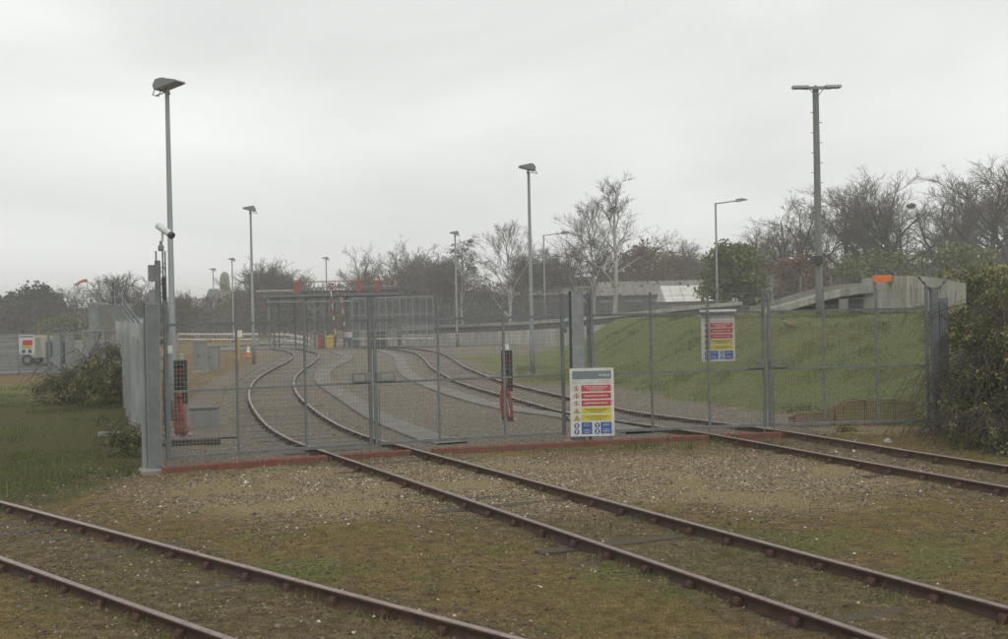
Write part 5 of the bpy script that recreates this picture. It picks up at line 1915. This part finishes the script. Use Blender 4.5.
# ------------------------------------------------------------------ bramble hedge and bushes nearer by
def bramble(label, name, cx, cy, lobes, nleaf, size, seed, ncane, cane_len):
    rng = np.random.default_rng(seed)
    rn = random.Random(seed)
    z0 = hz(cx, cy)
    t = thing(name, label, 'bush', (cx, cy, z0), 0.0)
    C, r, up = crown_points(rng, nleaf, lobes)
    K = C[rng.choice(nleaf, nleaf // 30)]
    j = rng.integers(0, len(K), nleaf)
    C = K[j] + rng.normal(size=(nleaf, 3)) * size * 1.3
    gz = height(C[:, 0] + cx, C[:, 1] + cy) - z0
    C[:, 2] = np.maximum(C[:, 2], gz + 0.02)
    tint = np.clip(0.52 + rng.normal(0, 0.2, nleaf) + (rng.uniform(-0.35, 0.4, len(K)))[j], 0, 1)
    V, F, T = leaf_quads(C, size, rng, tint, 1.45)
    obj('leaves', arr_mesh('leaves', V, F, M['leaf_bramble'], T), t)
    b = MB()
    for k in range(ncane):
        lb = rn.choice(lobes)
        a = rn.uniform(0, 6.28)
        s = Vector((lb[0] + rn.uniform(-.5, .5) * lb[3], lb[1] + rn.uniform(-.5, .5) * lb[4], lb[2] + rn.uniform(0.1, 0.8) * lb[5]))
        l = cane_len * rn.uniform(0.5, 1.2)
        dx, dy = math.cos(a) * l, math.sin(a) * l
        b.path([s, s + Vector((dx * 0.4, dy * 0.4, l * 0.35)), s + Vector((dx * 0.8, dy * 0.8, l * 0.22)), s + Vector((dx, dy, -l * 0.12))], [0.009, 0.007, 0.005, 0.003], 4, cap=False)
    b.build('canes', M['stick'], t)
    return t


def lobes_along(rng, p, q, n, rad, hmin, hmax, spread):
    out = []
    for i in range(n):
        f = rng.uniform(0, 1)
        x = p[0] + (q[0] - p[0]) * f + rng.normal(0, spread)
        y = p[1] + (q[1] - p[1]) * f + rng.normal(0, spread)
        h = rng.uniform(hmin, hmax)
        out.append((x, y, h, rad * rng.uniform(0.6, 1.1), rad * rng.uniform(0.6, 1.1), rad * rng.uniform(0.55, 0.95)))
    return out


rg = np.random.default_rng(9)
lob = lobes_along(rg, (-0.45, 0.4), (-0.5, -2.8), 20, 0.34, -0.4, 0.15, 0.2) + lobes_along(rg, (0.05, 1.3), (0.15, -2.4), 24, 0.5, 0.1, 1.0, 0.15) + lobes_along(rg, (0.6, 1.6), (0.75, -2.4), 26, 0.6, 0.6, 1.9, 0.25) + lobes_along(rg, (1.3, 2.0), (1.6, -2.0), 26, 0.7, 0.9, 2.5, 0.35)
bramble('dense bramble hedge on the slope beside the end gatepost', 'bramble_hedge', 8.98, 23.1, lob, 44000, 0.05, 3, 1100, 1.15)
lob = lobes_along(rg, (-1.9, 0.5), (1.2, -0.5), 16, 0.5, 0.0, 0.6, 0.35) + lobes_along(rg, (0.2, 1.0), (1.2, -2.5), 12, 0.5, 0.3, 1.35, 0.3)
bramble('low bramble bush at the back of the pale palisade fence', 'bramble_bush', -13.0, 37.5, lob, 12000, 0.055, 4, 420, 1.0)
lob = lobes_along(rg, (-2.5, 0), (2.5, 0.5), 16, 0.9, 0.4, 1.1, 0.4)
bramble('ivy bush growing over the bank fence above the bramble hedge', 'bramble_bush', 19.2, 44.0, lob, 12000, 0.09, 6, 60, 1.0)
q = at(132, 456)
lob = lobes_along(rg, (-0.2, 0.3), (0.1, -0.2), 6, 0.2, 0.05, 0.4, 0.1)
bramble('small dead weed clump at the foot of the tall square gatepost', 'weed_clump', q.x, q.y, lob, 900, 0.04, 7, 26, 0.7)
q = at(846, 432)
lob = [(0, 0, 0.08, 0.22, 0.2, 0.14)]
bramble('tiny green weed between the gate and the rail by the bank', 'weed_clump', q.x, q.y, lob, 260, 0.04, 8, 4, 0.2)

q0 = at(110, 458)
b = MB().path([(0, 0, 0.03), (0.22, 0.3, 0.12), (0.42, 0.6, 0.2)], [0.018, 0.015, 0.008], 6)
b.path([(0.22, 0.3, 0.12), (0.3, 0.28, 0.3)], [0.01, 0.004], 5)
tag(b.build('fallen_branch', M['stick']), 'dark fallen stick in the grass left of the tall gatepost', 'branch').location = (q0.x, q0.y, hz(q0.x, q0.y))
q0 = at(102, 426)
b = MB().path([(-0.1, 0, 0.0), (-0.08, 0, 0.16), (0.02, 0, 0.26), (0.14, 0, 0.2), (0.18, 0, 0.05)], 0.018, 6)
tag(b.build('fallen_branch', M['stick']), 'dark hooped stem in the grass beside the palisade fence', 'branch').location = (q0.x, q0.y, hz(q0.x, q0.y))
q0 = at(110, 437)
b = MB().cbox((0, 0, 0.05), (0.52, 0.1, 0.1), 0.02)
tag(b.build('timber_offcut', M['concrete']), 'grey timber offcut in the grass beside the palisade fence', 'timber').location = (q0.x, q0.y, hz(q0.x, q0.y) + 0.02)
q0 = at(890, 444)
b = MB().lathe([(0.07, 0), (0.085, 0.03), (0.055, 0.08), (0.02, 0.10)], n=7)
ro = tag(b.build('stone', M['concrete_pale']), 'pale stone beside the rail below the bramble hedge', 'stone')
ro.location = (q0.x, q0.y + 0.15, hz(q0.x, q0.y))
ro.rotation_euler = (0.2, 0.1, 0.5)

# ------------------------------------------------------------------ pheasant on the bank
# stands about two thirds of the way up the slope
v = ray(787, 331)
best = None
for k in range(400):
    y = 26 + k * 0.06
    tt = y / v.y
    x, z = v.x * tt, CAM_Z + v.z * tt
    if z <= hz(x, y) + 0.0:
        best = (x, y, hz(x, y))
        break
if best is None:
    best = (9.0, 38.0, hz(9.0, 38.0))
t = thing('pheasant', 'brown pheasant with a white neck ring standing on the grass bank', 'bird', best, R(180))
b = MB()
# head faces left in the picture, long tail to the right
spine = [(0.20, 0.36), (0.175, 0.385), (0.14, 0.385), (0.11, 0.35), (0.095, 0.31), (0.075, 0.27), (0.03, 0.225), (-0.05, 0.195), (-0.13, 0.18), (-0.19, 0.165), (-0.27, 0.14), (-0.42, 0.10), (-0.60, 0.07)]
rad = [0.004, 0.02, 0.033, 0.03, 0.027, 0.035, 0.075, 0.10, 0.09, 0.06, 0.025, 0.016, 0.004]
b.path([(x * 0.95, 0, z) for x, z in spine], rad, 12)
pm, nt, bsd = new_mat('pheasant_plumage')
N_, L_ = nt.nodes, nt.links
tc = N_.new('ShaderNodeTexCoord')
sx = N_.new('ShaderNodeSeparateXYZ')
L_.new(tc.outputs['Object'], sx.inputs[0])
rpn = N_.new('ShaderNodeValToRGB')
rpn.color_ramp.interpolation = 'CONSTANT'
els = rpn.color_ramp.elements
for pz, cc in ((0.0, (0.20, 0.125, 0.075)), (0.292, (0.62, 0.60, 0.55)), (0.325, (0.03, 0.06, 0.045))):
    if pz == 0:
        els[0].position, els[0].color = 0, ncol(cc)
    else:
        e = els.new(pz)
        e.color = ncol(cc)
els.remove(els[-1])
L_.new(sx.outputs['Z'], rpn.inputs['Fac'])
nzn = N_.new('ShaderNodeTexNoise')
nzn.inputs['Scale'].default_value = 60
mxn = N_.new('ShaderNodeMix')
mxn.data_type = 'RGBA'
mxn.blend_type = 'OVERLAY'
mxn.inputs['Factor'].default_value = 0.5
L_.new(rpn.outputs['Color'], mxn.inputs['A'])
L_.new(nzn.outputs['Color'], mxn.inputs['B'])
L_.new(mxn.outputs['Result'], bsd.inputs['Base Color'])
bsd.inputs['Roughness'].default_value = 0.7
for s in (-1, 1):
    b.path([(0.0 + 0.02 * s, 0.035 * s, 0.17), (0.015, 0.035 * s, 0.09), (0.0, 0.035 * s, 0.01), (0.04, 0.037 * s, 0.004)], [0.022, 0.010, 0.008, 0.006], 6)
b.build('body', pm, t, True)
for s in (-1, 1):
    MB().lathe([(0.002, -0.012), (0.012, 0), (0.002, 0.012)], (0.150, 0.026 * s, 0.388), 8).build('face_patch', M['red'], t)


# ------------------------------------------------------------------ stones and grass
OCT = np.array([(1, 0, 0), (-1, 0, 0), (0, 1, 0), (0, -1, 0), (0, 0, 1), (0, 0, -1)], float)
OF = np.array([(0, 2, 4), (2, 1, 4), (1, 3, 4), (3, 0, 4), (2, 0, 5), (1, 2, 5), (3, 1, 5), (0, 3, 5)])


def stones(name, label, x, y, size, seed, tint):
    rng = np.random.default_rng(seed)
    n = len(x)
    S = size[:, None, None] * rng.uniform(0.55, 1.25, (n, 6, 1)) * np.array([1, 1, 0.62])
    V = OCT[None] * S
    a = rng.uniform(0, 6.28, n)
    c_, s_ = np.cos(a)[:, None], np.sin(a)[:, None]
    vx, vy = V[..., 0] * c_ - V[..., 1] * s_, V[..., 0] * s_ + V[..., 1] * c_
    vz = V[..., 2] + rng.uniform(-0.35, 0.35, (n, 1)) * vx
    z = height(x, y)
    V = np.stack([vx + x[:, None], vy + y[:, None], vz + z[:, None] + size[:, None] * 0.12], -1).reshape(-1, 3)
    F = (OF[None] + (np.arange(n) * 6)[:, None, None]).reshape(-1, 3)
    return tag(obj(name, arr_mesh(name, V, F, M['stones'], np.repeat(tint, 6))), label, 'gravel', kind='stuff')


rng = np.random.default_rng(100)
n = 190000
x, y = rng.uniform(-9, 10, n), rng.uniform(6.5, 24, n)
mg, mv, myd, me_, mt, mtr, mb = masks(x, y)
pr_ = (0.16 + mv * 0.8 + 0.2 * mtr) * sstep(0.25, 0.6, fbm(x, y, 0.9, 73)) * 1.3 * (1 - mb) * (1 - 0.8 * (x > np.interp(y, FOOT_Y, FOOT_X)))
keep = rng.uniform(0, 1, n) < pr_
x, y, mv = x[keep], y[keep], mv[keep]
stones('loose_gravel', 'loose pale stones strewn over the ground before the gates', x, y, 0.007 + 0.021 * rng.uniform(0, 1, len(x)) ** 2 + (rng.uniform(0, 1, len(x)) < 0.02) * 0.018, 101, np.clip(rng.normal(0.36, 0.28, len(x)) + 0.22 * mv + (rng.uniform(0, 1, len(x)) < 0.008) * 0.4, 0, 1))
n = 95000
y = 20.5 + rng.uniform(0, 1, n) ** 1.25 * 34
x = rng.uniform(-1, 1, n) * 10 - 2 - (y - 22) * 0.1
mg, mv, myd, me_, mt, mtr, mb = masks(x, y)
keep = (rng.uniform(0, 1, n) < myd * np.clip(1.0 - mg * 0.9, 0, 1) * (0.55 + 0.6 * fbm(x, y, 2.0, 71)))
for pts_ in (NEAR_C,):
    pass
x, y = x[keep], y[keep]
stones('track_ballast', 'brown stone ballast spread between the tracks behind the gates', x, y, rng.uniform(0.018, 0.05, len(x)), 103, np.clip(rng.normal(0.48, 0.30, len(x)) + (fbm(x, y, 3, 81) - 0.5) * 0.5, 0, 0.97))


def blades(name, label, x, y, h, w, seed, tint, material='grass', lean=0.45):
    rng = np.random.default_rng(seed)
    n = len(x)
    a = rng.uniform(0, 6.28, n)
    z = height(x, y) - 0.005
    ux, uy = np.cos(a) * w, np.sin(a) * w
    la = rng.uniform(0, 6.28, n)
    le = np.abs(rng.normal(0, lean, n)) * h
    V = np.stack([np.c_[x - ux, y - uy, z], np.c_[x + ux, y + uy, z], np.c_[x + np.cos(la) * le, y + np.sin(la) * le, z + h * rng.uniform(0.6, 1, n)]], 1).reshape(-1, 3)
    return tag(obj(name, arr_mesh(name, V, np.arange(3 * n).reshape(n, 3), M[material], np.repeat(tint, 3))), label, 'grass', kind='stuff')


n = 210000
x, y = rng.uniform(-10, 11, n), rng.uniform(6.5, 24, n)
mg, mv, myd, me_, mt, mtr, mb = masks(x, y)
cl = fbm(x, y, 0.55, 91)
keep = (rng.uniform(0, 1, n) < np.clip((0.25 + 0.75 * mg) * (1 - 0.9 * mv) * (1 - mb) * sstep(0.38, 0.62, cl) * 1.2, 0, 1))
x, y, mg, me_, cl = x[keep], y[keep], mg[keep], me_[keep], cl[keep]
k = len(x)
blades('short_grass', 'short mossy grass and dead stalks over the ground before the gates', x, y, rng.uniform(0.02, 0.06, k) * (0.7 + 0.6 * cl) + (rng.uniform(0, 1, k) < 0.02) * 0.06, rng.uniform(0.003, 0.007, k), 201,
       np.clip(0.62 - 0.32 * mg + 0.2 * me_ + rng.normal(0, 0.16, k) + (fbm(x, y, 2.5, 95) - 0.5) * 0.7, 0, 1))
tx, ty = [], []
for pts_ in (NEAR_C, MID_C, RIGHT_C):
    xy_, tg_ = resample(pts_, 0.05)
    m_ = (xy_[:, 1] > 6.5) & (xy_[:, 1] < 24)
    xy_, tg_ = xy_[m_], tg_[m_]
    for o_ in (-0.88, -0.62, 0.62, 0.88):
        for r_ in range(9):
            j_ = rng.integers(0, len(xy_), len(xy_) // 2)
            w_ = o_ + rng.normal(0, 0.07, len(j_))
            tx.append(xy_[j_, 0] - tg_[j_, 1] * w_ + rng.normal(0, 0.03, len(j_)))
            ty.append(xy_[j_, 1] + tg_[j_, 0] * w_ + rng.normal(0, 0.03, len(j_)))
x, y = np.concatenate(tx), np.concatenate(ty)
keep = rng.uniform(0, 1, len(x)) < sstep(0.48, 0.66, fbm(x, y, 0.7, 93))
x, y = x[keep], y[keep]
k = len(x)
blades('trackside_grass', 'dry grass tufts growing against the rails before the gates', x, y, rng.uniform(0.04, 0.13, k), rng.uniform(0.003, 0.006, k), 205,
       np.clip(0.5 + rng.normal(0, 0.2, k) + (fbm(x, y, 1.0, 94) - 0.5) * 0.8, 0, 1), lean=0.6)
n = 150000
y = 22 + rng.uniform(0, 1, n) ** 1.4 * 34
x = rng.uniform(0, 22, n)
s = x - np.interp(y, FOOT_Y, FOOT_X)
mg = masks(x, y)[0]
keep = rng.uniform(0, 1, n) < mg * (x > 0.5)
x, y = x[keep], y[keep]
k = len(x)
blades('bank_grass', 'rough green grass covering the bank behind the gates', x, y, rng.uniform(0.03, 0.09, k) * (0.5 + 3.2 * sstep(0.5, 0.75, fbm(x, y, 0.8, 98))), rng.uniform(0.006, 0.014, k), 202,
       np.clip(0.52 + rng.normal(0, 0.16, k) + (fbm(x, y, 2.2, 97) - 0.5) * 1.3, 0.05, 1))
n = 60000
x, y = rng.uniform(-20, -6, n), 15 + rng.uniform(0, 1, n) ** 1.3 * 32
mg = masks(x, y)[0]
keep = rng.uniform(0, 1, n) < mg * sstep(0.38, 0.62, fbm(x, y, 1.6, 88))
x, y = x[keep], y[keep]
k = len(x)
blades('verge_grass', 'dark green grass left of the palisade fence', x, y, rng.uniform(0.04, 0.12, k) * (0.5 + 1.8 * sstep(0.45, 0.7, fbm(x, y, 0.9, 87))), rng.uniform(0.005, 0.011, k), 203,
       np.clip(0.22 + rng.normal(0, 0.14, k) + (fbm(x, y, 2.0, 99) - 0.5) * 0.9, 0, 0.9))
n = 26000
x, y = rng.uniform(8.0, 12, n), rng.uniform(15, 25, n)
s = x - np.interp(y, FOOT_Y, FOOT_X)
keep = rng.uniform(0, 1, n) < sstep(-0.3, 0.4, s)
x, y = x[keep], y[keep]
k = len(x)
blades('slope_grass', 'long pale and green grass on the slope under the bramble hedge', x, y, rng.uniform(0.10, 0.30, k), rng.uniform(0.004, 0.009, k), 204,
       np.clip(0.5 + rng.normal(0, 0.2, k) + (fbm(x, y, 1.2, 92) - 0.5) * 0.8, 0, 0.95), lean=0.7)

# ------------------------------------------------------------------ damp overcast air
hb = MB().box((0, 0, 9.2), (2000, 2000, 21))
hm = bpy.data.materials.new('haze')
hm.use_nodes = True
hn = hm.node_tree.nodes
hn.clear()
ho = hn.new('ShaderNodeOutputMaterial')
hv = hn.new('ShaderNodeVolumePrincipled')
hv.inputs['Color'].default_value = (0.92, 0.94, 0.93, 1)
hv.inputs['Density'].default_value = 0.0017
hv.inputs['Anisotropy'].default_value = 0.2
hm.node_tree.links.new(hv.outputs['Volume'], ho.inputs['Volume'])
hz_o = hb.build('haze', None)
hz_o.data.materials.append(hm)
tag(hz_o, 'thin pale haze in the damp air over the yard', 'haze', kind='stuff')
